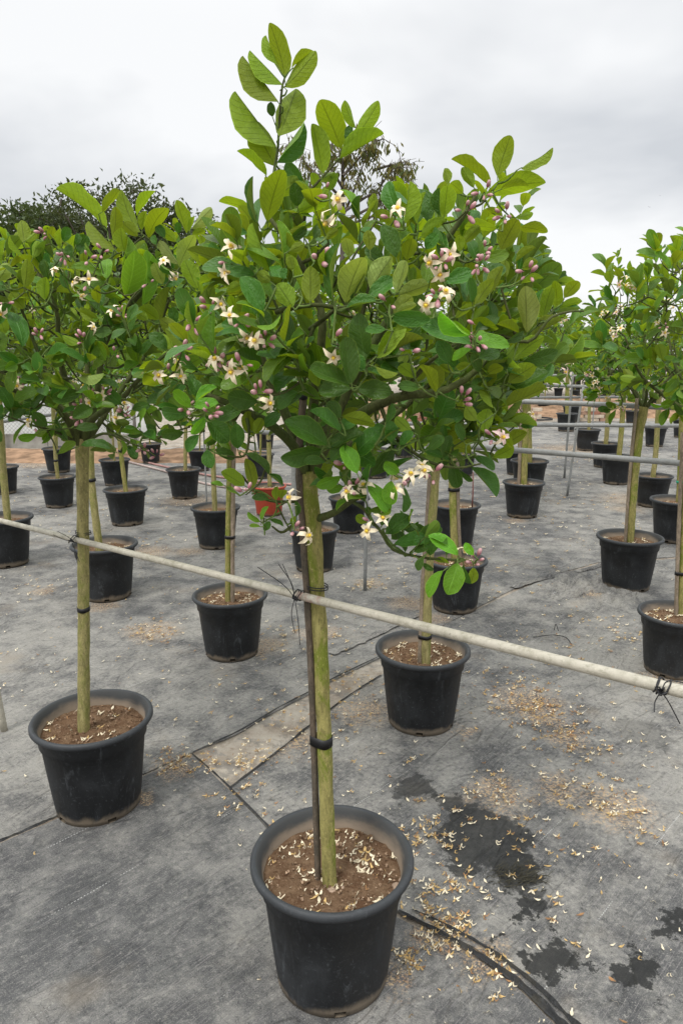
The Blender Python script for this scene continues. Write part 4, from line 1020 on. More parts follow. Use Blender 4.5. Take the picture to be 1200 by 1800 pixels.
trace(hero, (400, 40), 4, c_top, lambda x, y: Yc - .05 if y < 330 else hdepth(x, y, .25))
trace(hero, (400, 280), 4, c1, hdepth); trace(hero, (700, 220), 4, c2, lambda x, y: hdepth(x, y, .26))
trace(hero, (600, 380), 4.615, c3, hdepth); trace(hero, (760, 500), 4.615, c4, lambda x, y: hdepth(x, y, .28))
trace(hero, (480, 540), 4, c5, hdepth); trace(hero, (560, 780), 3.53, c8, lambda x, y: Yc - .2)
trace(hero, (280, 660), 4.286, c9, lambda x, y: Yc - .15); trace(hero, (180, 560), 4, c10[:0], hdepth)
hpoly = [(415, 780), (450, 755), (500, 750), (535, 790), (560, 835), (650, 800), (700, 770), (760, 820), (820, 835), (880, 780), (930, 700), (960, 640), (1000, 530), (940, 460), (890, 380), (840, 350), (770, 330), (720, 345), (650, 385), (580, 350), (520, 320), (450, 370), (400, 385), (350, 480), (300, 570), (270, 690), (320, 760)]
HC = H(625, 590); 
def flat_low(tree):
    pass
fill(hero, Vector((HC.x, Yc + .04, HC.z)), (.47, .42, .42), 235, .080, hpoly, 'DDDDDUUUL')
HCL = [(425,568,2,3),(467,600,1,5),(457,688,1,4),(395,650,2,4),(622,858,2,4),(712,848,3,2),(732,838,1,1),(655,920,2,1),(835,985,1,5),(775,460,3,5),(595,372,2,0),(585,600,1,1),(690,383,1,2),(768,520,2,4),(683,528,0,2),(843,465,0,7),(838,605,0,6),(831,580,0,3),(885,378,0,5),(850,338,0,4),(818,372,0,4),(928,480,0,5),(815,700,0,5),(865,768,1,3),(560,455,0,3),(370,540,1,4),(340,570,0,6),(330,718,0,4),(372,725,0,6),(322,615,0,5),(378,630,0,4),(520,930,1,3),(515,872,1,0),(760,835,1,3),(607,815,0,3),(430,862,0,3),(400,458,2,1),(720,620,0,2),(850,440,0,4),(300,660,3,1),(425,640,1,2),(560,345,0,1),(575,330,0,1),(640,470,0,0)]
for (x, y, nb, nu) in HCL:
    if nb + nu == 0: continue
    Y = (Yc - .25) if y > 770 else hdepth(x, y, .30) - .075
    p = P(x, y, Y); face = (CAMP - p).normalized() * .75 + Vector((0, 0, .2)) + rv(hero.r, .28)
    hero.cl.append((p, face, nb, nu, 1.02)); hero.attach.append((p - face.normalized() * .012, .0014))
for (x, y, ty, L_) in ((650, 905, 'DDU', .09), (672, 930, 'DDY', .08), (690, 960, 'DDD', .07), (720, 972, 'DDL', .07), (640, 880, 'DDU', .10), (745, 815, 'DDU', .09), (700, 800, 'DDD', .09), (800, 822, 'DU', .08), (610, 870, 'DUY', .08), (570, 790, 'DDD', .09)):
    hero.shoot(P(x, y, Yc - .15 + hero.r.uniform(-.05, .06)), Vector((hero.r.uniform(-.5, .5), hero.r.uniform(-.7, -.1), hero.r.uniform(.1, .9))), L_, .062, ty)
hero.finish(300)
# dark stake tied to the trunk, its tapes and the wire
def stake(pts, r, mat, label, group='stakes tied to the trunks', n=30, seg=10, bands=()):
    c = spline(pts, n); T = Tubes()
    T.add(c, [r * (1 + (.16 if k in (7, 15, 22) else 0)) for k in range(n)], seg, True, .2)
    o = T.build('stake', mat); tag(o, label, 'stake', group); return o
sb = PZ(559, 1550, SOIL_Z * ps_ + .005)
sp = [sb - Vector((0, 0, .02)), sb, P(551, 1300, sb.y - .002), P(543, 1100, sb.y - .0), P(530, 900, sb.y + .004), P(526, 800, sb.y + .006), P(533, 690, sb.y + .012)]
stake(sp, .0082, STAKE, 'dark weathered stake standing against the nearest trunk')
def band(pts2, radii, h, mat, label, at_z, name='tape_band', group='tapes round trunks and stakes', cat='tape'):
    """strap round two round things at one height: convex outline of both circles"""
    P2 = []
    for c, r in zip(pts2, radii):
        for k in range(24):
            a = 2 * math.pi * k / 24; P2.append((c[0] + r * math.cos(a), c[1] + r * math.sin(a)))
    P2 = sorted(set(P2))
    def half(p):
        o = []
        for q in p:
            while len(o) > 1 and (o[-1][0] - o[-2][0]) * (q[1] - o[-2][1]) - (o[-1][1] - o[-2][1]) * (q[0] - o[-2][0]) <= 0: o.pop()
            o.append(q)
        return o[:-1]
    hull = half(P2) + half(P2[::-1]); n = len(hull); V = []; F = []
    cx = sum(q[0] for q in hull) / n; cy = sum(q[1] for q in hull) / n
    for dz, g in ((-h / 2, 0), (-h / 2, .0016), (h / 2, .0016), (h / 2, 0)):
        for i, q in enumerate(hull):
            d = Vector((q[0] - cx, q[1] - cy, 0)).normalized() * g * .6; V.append((q[0] + d.x, q[1] + d.y, at_z + dz + .0015 * math.sin(i * .7)))
    for j in range(3):
        for i in range(n):
            k = (i + 1) % n; F.append((j * n + i, j * n + k, (j + 1) * n + k, (j + 1) * n + i))
    o = link(name, mesh_np(name, V, F, [mat])); tag(o, label, cat, group); return o
def at_h(pts, z):
    for a, b in zip(pts, pts[1:]):
        if min(a.z, b.z) <= z <= max(a.z, b.z): return a.lerp(b, (z - a.z) / (b.z - a.z))
    return pts[-1]
zt = P(563, 1314, hb.y - .02).z
a, b_ = at_h(spline(hpts, 60), zt), at_h(spline(sp, 60), zt)
band([a, b_], [.0200, .0090], .026, TAPE, 'black tape band round the nearest trunk and its dark stake', zt)
zt = P(532, 697, sb.y).z; b_ = at_h(spline(sp, 60), zt); band([b_], [.0098], .014, TAPE, 'black tape round the stake top inside the nearest crown', zt)
def wire_tie(center, dirs, r_loop, label, tails, seed, trunk=None):
    r = random.Random(seed); T = Tubes()
    ax = Vector(dirs).normalized(); s1 = ax.orthogonal().normalized(); s2 = ax.cross(s1)
    for off, tw in ((-.012, .3), (-.004, -.2), (.006, .25)):
        T.add([center + ax * (off + tw * .02 * math.sin(t)) + (s1 * math.cos(t) + s2 * math.sin(t)) * (r_loop + .002 + .0015 * math.sin(3 * t)) for t in np.linspace(0, 6.5, 22)], [.0014] * 22, 5)
    if trunk is not None:
        tc_, tr = trunk
        for dz in (0, .006):
            T.add([Vector((tc_.x + tr * math.cos(t), tc_.y + tr * math.sin(t), tc_.z + dz + .006 * math.sin(t * .5))) for t in np.linspace(0, 6.4, 26)], [.0014] * 26, 5)
    knot = center - ax * .014 + Vector((0, -.022, 0))
    T.add([knot + rv(r, .0042) for _ in range(16)], [.0015] * 16, 5)
    for tl in tails: T.add(spline([knot, knot + Vector(tl) * .45 + rv(r, .008), knot + Vector(tl)], 12), [.0010] * 12, 5)
    return tag(T.build('wire_tie', WIRE), label, 'wire', 'black wires tying trunks to pipes')
pd = (p1 - p0).normalized()
tr_c = at_h(spline(hpts, 60), p1.z + .01)
wire_tie(P(526, 1047, Yh + .012), pd, .0102, 'black wire with upright loose ends knotted at the nearest trunk', [(-.085, .0, .075), (-.035, -.01, .085), (-.028, .01, .08), (.012, -.02, -.11), (.0, -.02, -.08)], 4, (tr_c, .026))
zA = P(148, 952, Ya)
wire_tie(P(133, 948, Ya + .02), pd, .0102, 'black wire knotted round the straight left trunk and the white pipe', [(-.04, -.01, .035), (-.06, 0, .02), (.03, -.02, -.07)], 5, (Vector((P(147, 940, ay).x, ay, zA.z + .012)), .026))
_ty = min((abs(proj(at(y))[0] - 1168), y) for y in np.linspace(.8, 1.7, 400))[1]
wire_tie(at(_ty), pd, .0102, 'black wire knot alone near the right end of the white pipe', [(.03, -.01, -.05), (.045, 0, .012), (-.012, -.01, -.03)], 6)
# ------------------------------------------------------------------ the left tree
x_, y_, s_ = POTW['A']
ab = PZ(148, 1286, SOIL_Z * s_ + .008)
treeA = Tree('A', label='lemon tree with one straight stakeless trunk and broad flowering crown at left', seed=23, org=ab.copy()); treeA.traced = []
Ya0 = ab.y + .03
apts = [ab - Vector((0, 0, .03)), ab, P(147.5, 1150, ab.y + .008), P(147, 1000, ab.y + .016), P(146, 880, ab.y + .025), P(145, 800, Ya0), P(146, 770, Ya0)]
_wa = lambda px: px * ab.y / FPX / 2
treeA.trunk(apts, [_wa(24), _wa(24), _wa(22), _wa(21), _wa(21), _wa(23), _wa(27)], n=60, seg=18, mat=BARK2)
A_ = lambda x, y, d=0.0: P(x, y, Ya0 + d)
limbs(treeA, [
    ([A_(145, 790), A_(118, 735, -.05), A_(70, 690, -.12), A_(20, 685, -.18), A_(-40, 640, -.15)], .015, .005),
    ([A_(146, 788), A_(160, 740, -.04), A_(215, 700, -.14), A_(260, 650, -.2), A_(320, 600, -.2)], .014, .004),
    ([A_(145, 785), A_(125, 700, 0), A_(103, 620, -.06), A_(100, 545, -.1), A_(60, 470, -.1)], .014, .004),
    ([A_(147, 785), A_(170, 700, .04), A_(185, 600, .0), A_(235, 530, -.1), A_(290, 470, -.12), A_(300, 440, -.12)], .013, .004),
    ([A_(147, 785), A_(150, 690, .12), A_(160, 590, .16), A_(170, 480, .1), A_(190, 420, 0)], .012, .004),
    ([A_(147, 785), A_(100, 700, .16), A_(60, 600, .25), A_(30, 520, .2)], .011, .004),
    ([A_(148, 785), A_(210, 690, .16), A_(270, 600, .25), A_(300, 520, .2)], .011, .004),
    ([A_(150, 778), A_(185, 762, -.1), A_(228, 778, -.16), A_(260, 790, -.18)], .006, .002),
    ([A_(140, 780), A_(100, 760, -.1), A_(50, 745, -.2), A_(10, 730, -.24)], .006, .002),
    ([A_(300, 440, -.12), A_(280, 440, -.14), A_(262, 420, -.15), A_(248, 410, -.15)], .0035, .002),
    ([A_(235, 530, -.2), A_(225, 525, -.26), A_(207, 510, -.28)], .0035, .002),
    ([A_(103, 545, -.2), A_(70, 520, -.24), A_(40, 505, -.25)], .004, .002)])
def adepth(x, y, R=.36):
    q = ((x - 150) / 260) ** 2 + ((y - 570) / 240) ** 2
    return Ya0 - R * math.sqrt(max(0, 1 - min(q, 1)))
c7 = [(345,370,90,60,110,'U'),(320,250,455,110,70,'U'),(390,430,460,230,95,'U'),(410,520,225,320,60,'U'),(590,390,415,190,95,'U'),(650,440,720,170,120,'U'),(570,280,655,80,65,'U'),(570,420,460,330,90,'U'),(480,530,430,370,120,'U'),(600,380,610,240,60,'U'),(840,460,720,340,80,'U'),(700,480,670,410,60,'D'),(760,430,700,350,70,'D'),(915,400,830,175,85,'U'),(935,390,935,285,35,'U'),(950,370,1075,220,85,'P'),(950,410,1040,365,50,'U'),(850,620,740,440,75,'P'),(860,640,930,400,110,'P'),(1040,650,1070,430,80,'U'),(985,790,900,590,120,'U'),(860,400,840,320,60,'D'),
 (430,750,560,450,100,'L'),(490,840,560,540,170,'L'),(600,900,660,520,130,'L'),(350,720,340,570,100,'L'),(360,760,145,735,75,'L'),(330,700,100,640,70,'L'),(470,860,320,840,50,'L'),(170,830,0,810,60,'U'),(745,760,690,600,90,'U'),(870,700,700,630,40,'D'),(730,1030,790,780,50,'U'),(715,1010,590,910,120,'U'),(640,1010,530,920,80,'U'),(290,1020,170,930,75,'U'),(840,1030,810,920,90,'D'),(920,1100,800,1080,80,'D'),(270,570,170,480,30,'L'),(250,520,305,485,30,'U'),(100,540,90,480,60,'D'),(140,530,210,410,110,'D'),(1080,660,1170,570,60,'D'),(1160,560,1140,470,50,'D')]
c6 = [(200,220,170,20,100,'U'),(210,200,310,140,50,'U'),(200,320,55,185,45,'U'),(270,340,310,200,75,'U'),(410,190,430,80,60,'U'),(520,210,540,85,90,'D'),(510,270,440,120,50,'U'),(200,580,240,350,105,'U'),(-10,520,80,390,110,'P'),(370,680,350,500,100,'U'),(180,1060,150,750,150,'D'),(200,750,90,620,140,'U'),(390,520,340,370,80,'D'),(420,530,400,360,45,'D'),(580,340,550,240,80,'D'),(650,310,700,150,130,'D'),(620,230,650,150,70,'D'),(780,330,670,230,45,'L'),(560,590,490,480,60,'D'),(800,860,660,750,60,'U'),(890,1130,760,1010,110,'U'),(780,960,900,930,90,'D'),(40,960,10,810,90,'U'),(350,1190,560,1080,70,'D'),(650,1030,520,990,70,'U'),(470,1080,340,1060,50,'D'),(700,1180,740,1110,80,'D'),(60,590,-20,570,45,'D')]
cL = [(250,1050,180,970,70,'D'),(195,1090,105,1110,50,'Y'),(310,1190,380,1130,50,'L'),(430,1150,565,1140,55,'D'),(400,1060,515,1050,50,'D'),(640,930,560,870,90,'D'),(700,960,775,930,50,'D'),(670,1150,720,1220,50,'D'),(410,790,550,770,40,'P'),(480,820,620,820,40,'D'),(240,690,370,650,60,'D'),(60,950,20,850,70,'D'),(140,960,30,1000,60,'D'),(560,700,490,600,80,'L'),(880,640,810,560,90,'D'),(960,560,850,500,80,'U')]
trace(treeA, (100, 310), 4, c7, lambda x, y: adepth(x, y, .25)); trace(treeA, (0, 380), 4.615, c6, lambda x, y: adepth(x, y, .3)); trace(treeA, (0, 400), 3, cL, adepth)
trace(treeA, (180, 560), 4, c10, lambda x, y: adepth(x, y, .3))
apoly = [(-260, 760), (-60, 770), (40, 770), (110, 780), (150, 800), (250, 800), (330, 760), (400, 690), (420, 600), (400, 480), (350, 420), (300, 430), (240, 400), (180, 420), (100, 410), (30, 410), (-60, 420), (-200, 460)]
AC = A_(140, 600)
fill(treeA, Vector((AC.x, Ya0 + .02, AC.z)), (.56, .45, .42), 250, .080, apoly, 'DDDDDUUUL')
for (x, y, nb, nu) in [(150,500,3,1),(102,480,1,0),(215,553,1,5),(163,578,1,0),(160,693,3,2),(218,725,2,6),(62,748,1,2),(40,668,1,5),(145,595,0,4),(112,450,0,5),(180,445,0,3),(155,457,0,3),(80,412,0,4),(70,588,0,4),(140,735,0,5),(142,715,0,4),(300,470,2,0),(252,790,0,4),(262,500,0,2),(275,800,0,4),(185,690,0,3),(10,535,1,2),(205,620,0,2)]:
    Y = adepth(x, y, .32) - .06; p = P(x, y, Y)
    face = (CAMP - p).normalized() * .75 + Vector((0, 0, .2)) + rv(treeA.r, .3)
    treeA.cl.append((p, face, nb, nu, 1.05)); treeA.attach.append((p - face.normalized() * .012, .0014))
treeA.finish(300)
zt = P(148, 1076, ab.y - .02).z; a = at_h(spline(apts, 60), zt); band([a], [_wa(22.5)], .016, TAPE, 'black tape band round the straight left trunk', zt)

# ------------------------------------------------------------------ the other rows
# key: trunk line in the survey photo from soil up, width in px, bark, stake line or None, tapes (y, colour)
TR = {
 'B': ([(747,1168),(751,1040),(757,930),(766,800)], 19, BARK2, ([(737,1168),(742,1040),(749,930),(758,800)], STAKE2, 8), [(1122,'K'),(936,'G')]),
 'C': ([(401,1060),(401,950),(403,860),(405,770)], 11, BARK, ([(409,1060),(409,950),(410,860),(411,770)], STAKE2, 8), [(946,'K')]),
 'D': ([(1106,955),(1113,860),(1122,770),(1131,715)], 14, BARK, ([(1098,955),(1104,860),(1112,770),(1119,700)], STAKE2, 6), []),
 'E': ([(1195,1083),(1200,980),(1206,850),(1212,720)], 13, BARK, ([(1187,1083),(1190,980),(1194,880),(1199,760)], STAKE2, 7), [(1010,'K')]),
 'F': ([(920,852),(921,800),(923,720)], 12, BARK, ([(911,852),(913,800),(916,720)], STAKE2, 6), []),
 'G': ([(378,902),(376,850),(374,780)], 9, BARK2, None, [(850,'K')]),
 'H': ([(176,972),(167,900),(161,845),(158,770)], 14, BARK2, None, [(845,'K')]),
 'I': ([(222,866),(217,830),(211,780)], 8, BARK, None, [(793,'K')]),
 'J': ([(16,928),(8,850),(1,750)], 13, BARK2, None, []),
 'K': ([(102,840),(98,800),(95,740)], 7, BARK2, None, [(810,'K')]),
 'L': ([(326,826),(326,790),(327,730)], 6.5, BARK2, None, []),
 'M': ([(551,928),(551,870),(552,790)], 13, BARK2, None, []),
 'N': ([(799,985),(796,900),(794,830),(794,770)], 14, BARK, ([(808,985),(805,900),(803,830),(803,770)], STAKE2, 7), [(862,'K')]),
 'P': ([(613,874),(612,830),(612,770)], 10, BARK2, None, []),
 'Q': ([(1193,884),(1196,820),(1199,740)], 12, BARK, None, [(848,'G')]),
 'R': ([(1087,802),(1091,760),(1095,700)], 9, BARK, None, []),
 'S': ([(1034,756),(1035,720),(1035,640)], 5.5, BARK2, None, []),
 'T': ([(929,814),(928,760),(925,700)], 12, BARK, ([(919,814),(919,760),(917,700)], STAKE2, 6), [(733,'K')]),
 'U': ([(1147,836),(1152,790),(1158,690)], 9, BARK2, None, []),
 'X': ([(474,850),(473,800),(471,740)], 8, BARK2, None, [(775,'K')]),
 'AB': ([(1064,780),(1067,740),(1070,660)], 8, BARK2, None, []),
 'AC': ([(996,729),(996,700),(997,650)], 7, BARK, None, []),
 'AE': ([(658,790),(657,760),(656,700)], 8, BARK2, None, []),
}
TNAME = {
 'B': 'lemon tree behind the white pipe, trunk with a green tie above black tape', 'C': 'lemon tree with thin green trunk strapped to a pale grey stake',
 'D': 'lemon tree with flowering crown and straw trunk wired to the upper grey pipe', 'E': 'lemon tree cut off by the right edge, pale stake against its green trunk',
 'H': 'lemon tree with a leaning trunk in the pot behind the straight left trunk', 'N': 'lemon tree behind the low flowering branch, mossy trunk with one black tape',
 'X': 'lemon tree growing from the terracotta red pot', 'J': 'lemon tree at the left edge with a leaning straw trunk', 'Q': 'lemon tree at the right edge with a green tie on its trunk',
 'O': 'bare red stick of a sapling in the pot near the mossy taped trunk', 'S': 'far lemon tree with a pale straight trunk between the grey pipes'}
def tree_label(k):
    return TNAME.get(k) or words16('lemon tree in the ' + POTS[k][3].replace('black plastic pot', 'pot').replace('black pot', 'pot'))
# shared crowns for the rows behind
class Proto(Tree):
    def __init__(self, seed):
        self.r = random.Random(seed); self.org = Vector((0, 0, 0)); self.root = None
        self.sk = []; self.leaves = []; self.cl = []; self.twigs = Tubes(); self.green = Tubes(); self.attach = []; self.traced = []; self.top = Vector((0, 0, 0))
PROTO = []
def random_limbs(t, base, n, spread, h):
    r = t.r
    for i in range(n):
        a = i * 6.283 / n + r.uniform(-.4, .4); q = r.uniform(.6, 1.0)
        e = base + Vector((math.cos(a) * spread * q, math.sin(a) * spread * q, h * r.uniform(.45, .9)))
        m = base.lerp(e, .5) + Vector((math.cos(a), math.sin(a), 0)) * spread * .12 + rv(r, .02)
        yield [base - Vector((0, 0, .02)), base.lerp(m, .5) + rv(r, .01), m, e]
for sd in range(6):
    t = Proto(100 + sd)
    for L in random_limbs(t, Vector((0, 0, 0)), 6, .36, .62): t.limb(L, .011, .004, own=False)
    fill(t, Vector((0, 0, .42)), (.46, .46, .44), 95, .084, None, 'DDDDUUUUL')
    for _ in range(6):       # long upright shoots
        p = Vector((t.r.uniform(-.3, .3), t.r.uniform(-.3, .3), .72)); t.shoot(p, Vector((t.r.uniform(-.3, .3), t.r.uniform(-.3, .3), 1)), t.r.uniform(.16, .3), .07, 'UUUL')
    t.connect()
    fm = foliage_mesh('foliage', [l[:7] for l in t.leaves], t.org, coarse=True)
    tm = bpy.data.meshes.new('branch'); tm.from_pydata(t.twigs.V + t.green.V, [], [tuple(x for x in f if x is not None) for f in t.twigs.F] + [tuple(x + len(t.twigs.V) for x in f if x is not None) for f in t.green.F]); tm.materials.append(TWIG)
    PROTO.append((fm, tm))
def stub_blossoms(parent, org, center, R, n, r, size=1.0, camside=True):
    for _ in range(n):
        for _k in range(30):
            u = rv(r).normalized()
            if u.y < .2: break
        p = Vector((center.x + u.x * R[0], center.y + u.y * R[1], center.z + u.z * R[2]))
        cluster(parent, org, p, u + Vector((0, -.4, 0)), r.choice((1, 1, 2, 3)), r.choice((0, 2, 3, 4)), r, size)
SPECIAL = {'B': 150, 'C': 130, 'D': 300, 'E': 200, 'H': 130, 'N': 120}
for i, k in enumerate(POTS):
    if k in ('hero', 'A'): continue
    x, y, s = POTW[k]; r = random.Random(500 + i)
    if k == 'O':
        tb = PZ(829, 896, SOIL_Z * s); T = Tubes(); T.add([Vector((0, 0, -.03)), Vector((.002, 0, .15)), Vector((-.004, 0, .34))], [.007, .006, .0045], 8)
        RED = simple('stick_red', (0.16, 0.06, 0.05), 0.7, 0.3)
        o = T.build('stick', RED); o.location = tb; tag(o, 'bare thin red stick standing in the pot near the mossy taped trunk', 'stick'); continue
    if k in TR:
        px, w, mat, st, tapes = TR[k]
        b0 = PZ(px[0][0], px[0][1], SOIL_Z * s + .006)
        b0.y = y + max(-.1, min(.1, b0.y - y)); b0 = P(px[0][0], px[0][1], b0.y)
        pts = [b0] + [P(a, b_, b0.y + .01 * (j + 1)) for j, (a, b_) in enumerate(px[1:])]
        while pts[-1].z > 1.45 and len(pts) > 2: pts.pop()
        d = (pts[-1] - pts[-2]).normalized()
        if pts[-1].z < 1.28: pts.append(pts[-1] + d * ((1.32 - pts[-1].z) / max(.3, d.z)))
        rad = w * b0.y / FPX / 2
    else:
        b0 = Vector((x, y, SOIL_Z * s + .004)); tapes = []; st = None; mat = r.choice((BARK, BARK2)); rad = r.uniform(.012, .016)
        q = Vector((x + r.uniform(-.05, .05), y + r.uniform(-.03, .03), 1.32)); pts = [b0, b0.lerp(q, .5) + Vector((r.uniform(-.015, .015), 0, 0)), q]
    lab = tree_label(k)
    if k in SPECIAL:
        t = Tree(k, label=lab, seed=40 + i, org=b0.copy()); t.traced = []
        t.trunk([b0 - Vector((0, 0, .03))] + pts, [rad, rad, rad * .93, rad, rad * 1.15], mat=mat, n=40, seg=12)
        for L in random_limbs(t, pts[-1], 6, .38, .62): t.limb(L, .0125, .004, own=True)
        C = pts[-1] + Vector((0, 0, .40)); R = (.50, .46, .42)
        fill(t, C, R, 105 if k in 'DE' else 85, .108, None, 'DDDDUUUUL')
        for _ in range(7):
            a = r.uniform(0, 6.28); q = r.uniform(.05, .34)
            t.shoot(C + Vector((math.cos(a) * q, math.sin(a) * q, .36)), Vector((math.cos(a) * .4, math.sin(a) * .4, 1)), r.uniform(.14, .28), .072, 'UUUL')
        for _ in range({'D': 22, 'E': 16}.get(k, 6)):
            for _k in range(40):
                u = rv(r).normalized()
                if u.y < -.15 and u.z < .75: break
            p = C + Vector((u.x * R[0], u.y * R[1], u.z * R[2])) * 1.04
            t.cl.append((p, u + Vector((0, -.5, .2)), r.choice((1, 2, 2, 3)), r.choice((0, 1, 3)), 1.1)); t.attach.append((p - u * .012, .0014))
        t.finish(SPECIAL[k]); root = t.root
    else:
        root = thing('lemon_tree', lab, 'lemon tree', b0, 'potted lemon trees')
        T = Tubes(); c = spline([p - b0 for p in [b0 - Vector((0, 0, .03))] + pts], 20); T.add(c, [rad] * 20, 10, True, .15); T.build('trunk', mat, root)
        fm, tm = PROTO[i % 6]; sc_ = r.uniform(.92, 1.1); rz = r.uniform(0, 6.28)
        for nm, me in (('branch', tm), ('foliage', fm)):
            o = link(nm, me, root); o.location = pts[-1] - b0; o.rotation_euler.z = rz; o.scale = (sc_, sc_, sc_ * r.uniform(.95, 1.08)); tag(o, kind='stuff')
        if y < 9.5: stub_blossoms(root, b0, pts[-1] + Vector((0, 0, .42)), (.46, .46, .42), 3, r, 1.1)
    if st:
        spx, smat, sw = st
        s0 = P(spx[0][0], spx[0][1], b0.y - .004)
        sp_ = [s0 - Vector((0, 0, .02)), s0] + [P(a, b_, b0.y - .004 + .009 * (j + 1)) for j, (a, b_) in enumerate(spx[1:])]
        kl = {'B': 'brown stake against the trunk with the green tie', 'C': 'pale grey stake strapped to the thin green trunk', 'D': 'pale stake beside the trunk wired to the upper grey pipe', 'E': 'pale brown stake at the right picture edge',
              'F': 'slim stake in the lone pot under the pipe end', 'N': 'grey stake taped to the mossy trunk behind the low flowering branch', 'T': 'stake beside the thick trunk half hidden by the big crown'}[k]
        stake(sp_, sw * b0.y / FPX / 2, smat, kl, n=24, seg=8)
    for (ty, cc) in tapes:
        z = P(px[0][0], ty, b0.y - .02).z; c = at_h(spline(pts, 40), z)
        if c.z < z - .1 or c.z > z + .1: continue
        cs, rs = [c], [rad * 1.12]
        if st: c2_ = at_h(spline(sp_, 40), z); cs.append(c2_); rs.append(sw * b0.y / FPX / 2 * 1.15)
        nm = {'K': 'black tape band', 'G': 'bright green tie'}[cc]
        tgt = {'B': 'round the trunk behind the white pipe', 'C': 'round the thin green trunk and grey stake', 'E': 'on the trunk at the right picture edge', 'G': 'round the trunk in the pot with pale dry soil', 'H': 'high on the leaning trunk behind the left tree',
               'I': 'on the thin leaning trunk near the pink hoses', 'K': 'on the thin trunk near the wire fence', 'N': 'round the mossy trunk behind the low flowering branch', 'Q': 'round the trunk at the right edge', 'T': 'round the thick trunk half hidden by the big crown', 'X': 'round the trunk in the red pot'}[k]
        band(cs, rs, .018 if y < 4 else .022, TAPE if cc == 'K' else TAPEG, nm + ' ' + tgt, z)
# black wire on the trunk behind the cloth heap
wy = at_h([PZ(944, 706.7, 1.29), PZ(1200, 717, 1.29)], 1.29); q = PZ(1126, 714, 1.29)
wire_tie(q, (1, -.15, 0), .0205, 'black wire tying the straw trunk behind the cloth heap to its grey pipe', [(-.14, 0, .10), (-.05, -.03, .06), (.03, -.02, -.06)], 9)

# ------------------------------------------------------------------ trees beyond the nursery
BTRUNK = simple('bark_far', (0.10, 0.085, 0.07), 0.9, 0.3, 4.0)
def far_mat(name, c1, c2):
    b = NB(name); geo = b.n('ShaderNodeNewGeometry'); r = geo.outputs['Random Per Island']
    col = b.mix(r, c1, c2); pr = b.principled(col, 0.6, 0.3); tr = b.n('ShaderNodeBsdfTranslucent'); b.put(tr.inputs['Color'], b.mix(1.0, col, (1.5, 1.4, .7), 'MULTIPLY'))
    ms = b.n('ShaderNodeMixShader'); ms.inputs[0].default_value = .25; b.t.links.new(pr, ms.inputs[1]); b.t.links.new(tr.outputs[0], ms.inputs[2]); return b.done(ms.outputs[0])
FARG = far_mat('leaf_far', (0.036, 0.062, 0.018), (0.078, 0.110, 0.034)); FARD = far_mat('leaf_far_dark', (0.034, 0.052, 0.018), (0.078, 0.098, 0.036)); FARO = far_mat('leaf_far_olive', (0.080, 0.112, 0.034), (0.185, 0.16, 0.045))
def leaf_cards(name, pts, size, mat, r, parent, droop=0.0, aspect=.42):
    n = len(pts); V = np.zeros((n * 4, 3), np.float32); F = np.arange(n * 4).reshape(n, 4)
    for i, p in enumerate(pts):
        d = rv(r).normalized()
        if droop: d = (d + Vector((0, 0, -droop))).normalized()
        s = d.cross(rv(r)).normalized(); L = size * r.uniform(.6, 1.3); w = L * aspect
        bow = d.cross(s) * L * .12
        V[i * 4:(i + 1) * 4] = [p[:], (p + d * L * .5 + s * w * .5 + bow)[:], (p + d * L)[:], (p + d * L * .5 - s * w * .5 + bow)[:]]
    o = link(name, mesh_np(name, V, F, [mat], smooth=False), parent); return tag(o, kind='stuff')
def far_tree(px, Y, top_y, spread, label, n_clump, n_leaf, leaf, mat, seed, dense=.5, droop=0.0, trunk_r=.2, crown_lo=.35, flat=1.0, bare=0, gap=1.0):
    r = random.Random(seed); b = P(px, 700, Y); b.z = 0; h = P(px, top_y, Y).z
    root = thing('tree', label, 'tree', b, 'trees beyond the nursery')
    T = Tubes(); T.add(spline([Vector((0, 0, -.1)), Vector((r.uniform(-.2, .2), 0, h * .3)), Vector((r.uniform(-.3, .3), 0, h * .62))], 14), [trunk_r * (1 - .05 * i) for i in range(14)], 8, True, .2); T.build('trunk', BTRUNK, root)
    top = T.V[0]; c0 = Vector((0, 0, h * .45)); BR = Tubes(); clumps = []
    for k in range(n_clump):
        u = rv(r).normalized(); q = r.uniform(.35, 1) ** .5
        c = Vector((u.x * spread * q, u.y * spread * q * .8, h * (crown_lo + (1 - crown_lo) * .5) + u.z * q * h * (1 - crown_lo) * .5 * flat))
        clumps.append(c); st_ = Vector((r.uniform(-.1, .1), 0, h * r.uniform(.3, .6)))
        BR.add(spline([st_, st_.lerp(c, .5) + Vector((0, 0, -.08 * h)) * r.random() + rv(r, .02 * h), c], 8), [trunk_r * .32 * (1 - .11 * j) for j in range(8)], 5, False)
        for _ in range(3):
            e = c + rv(r, .045 * h); BR.add([c, c.lerp(e, .6) + rv(r, .02 * h), e], [trunk_r * .09, trunk_r * .06, trunk_r * .03], 4, False)
    tag(BR.build('branches', BTRUNK, root), kind='stuff')
    pts = []
    for _ in range(n_leaf):
        c = r.choice(clumps); s = h * .062 * dense * gap
        pts.append(c + Vector((max(-1.7, min(1.7, r.gauss(0, 1))) * s * 1.25, max(-1.7, min(1.7, r.gauss(0, 1))) * s * 1.25, max(-1.6, min(1.6, r.gauss(0, 1))) * s * .7)))
    leaf_cards('crown', pts, leaf, mat, r, root, droop)
far_tree(205, 27, 306, 2.7, 'tall thin topped dark tree behind the left lemon crown', 38, 5600, .20, FARD, 1, dense=.72, trunk_r=.22, crown_lo=.35)
far_tree(110, 30, 352, 3.0, 'wispy olive tree behind the left crown, left of the tall dark one', 24, 2600, .18, FARD, 2, dense=.6, trunk_r=.16, crown_lo=.3)
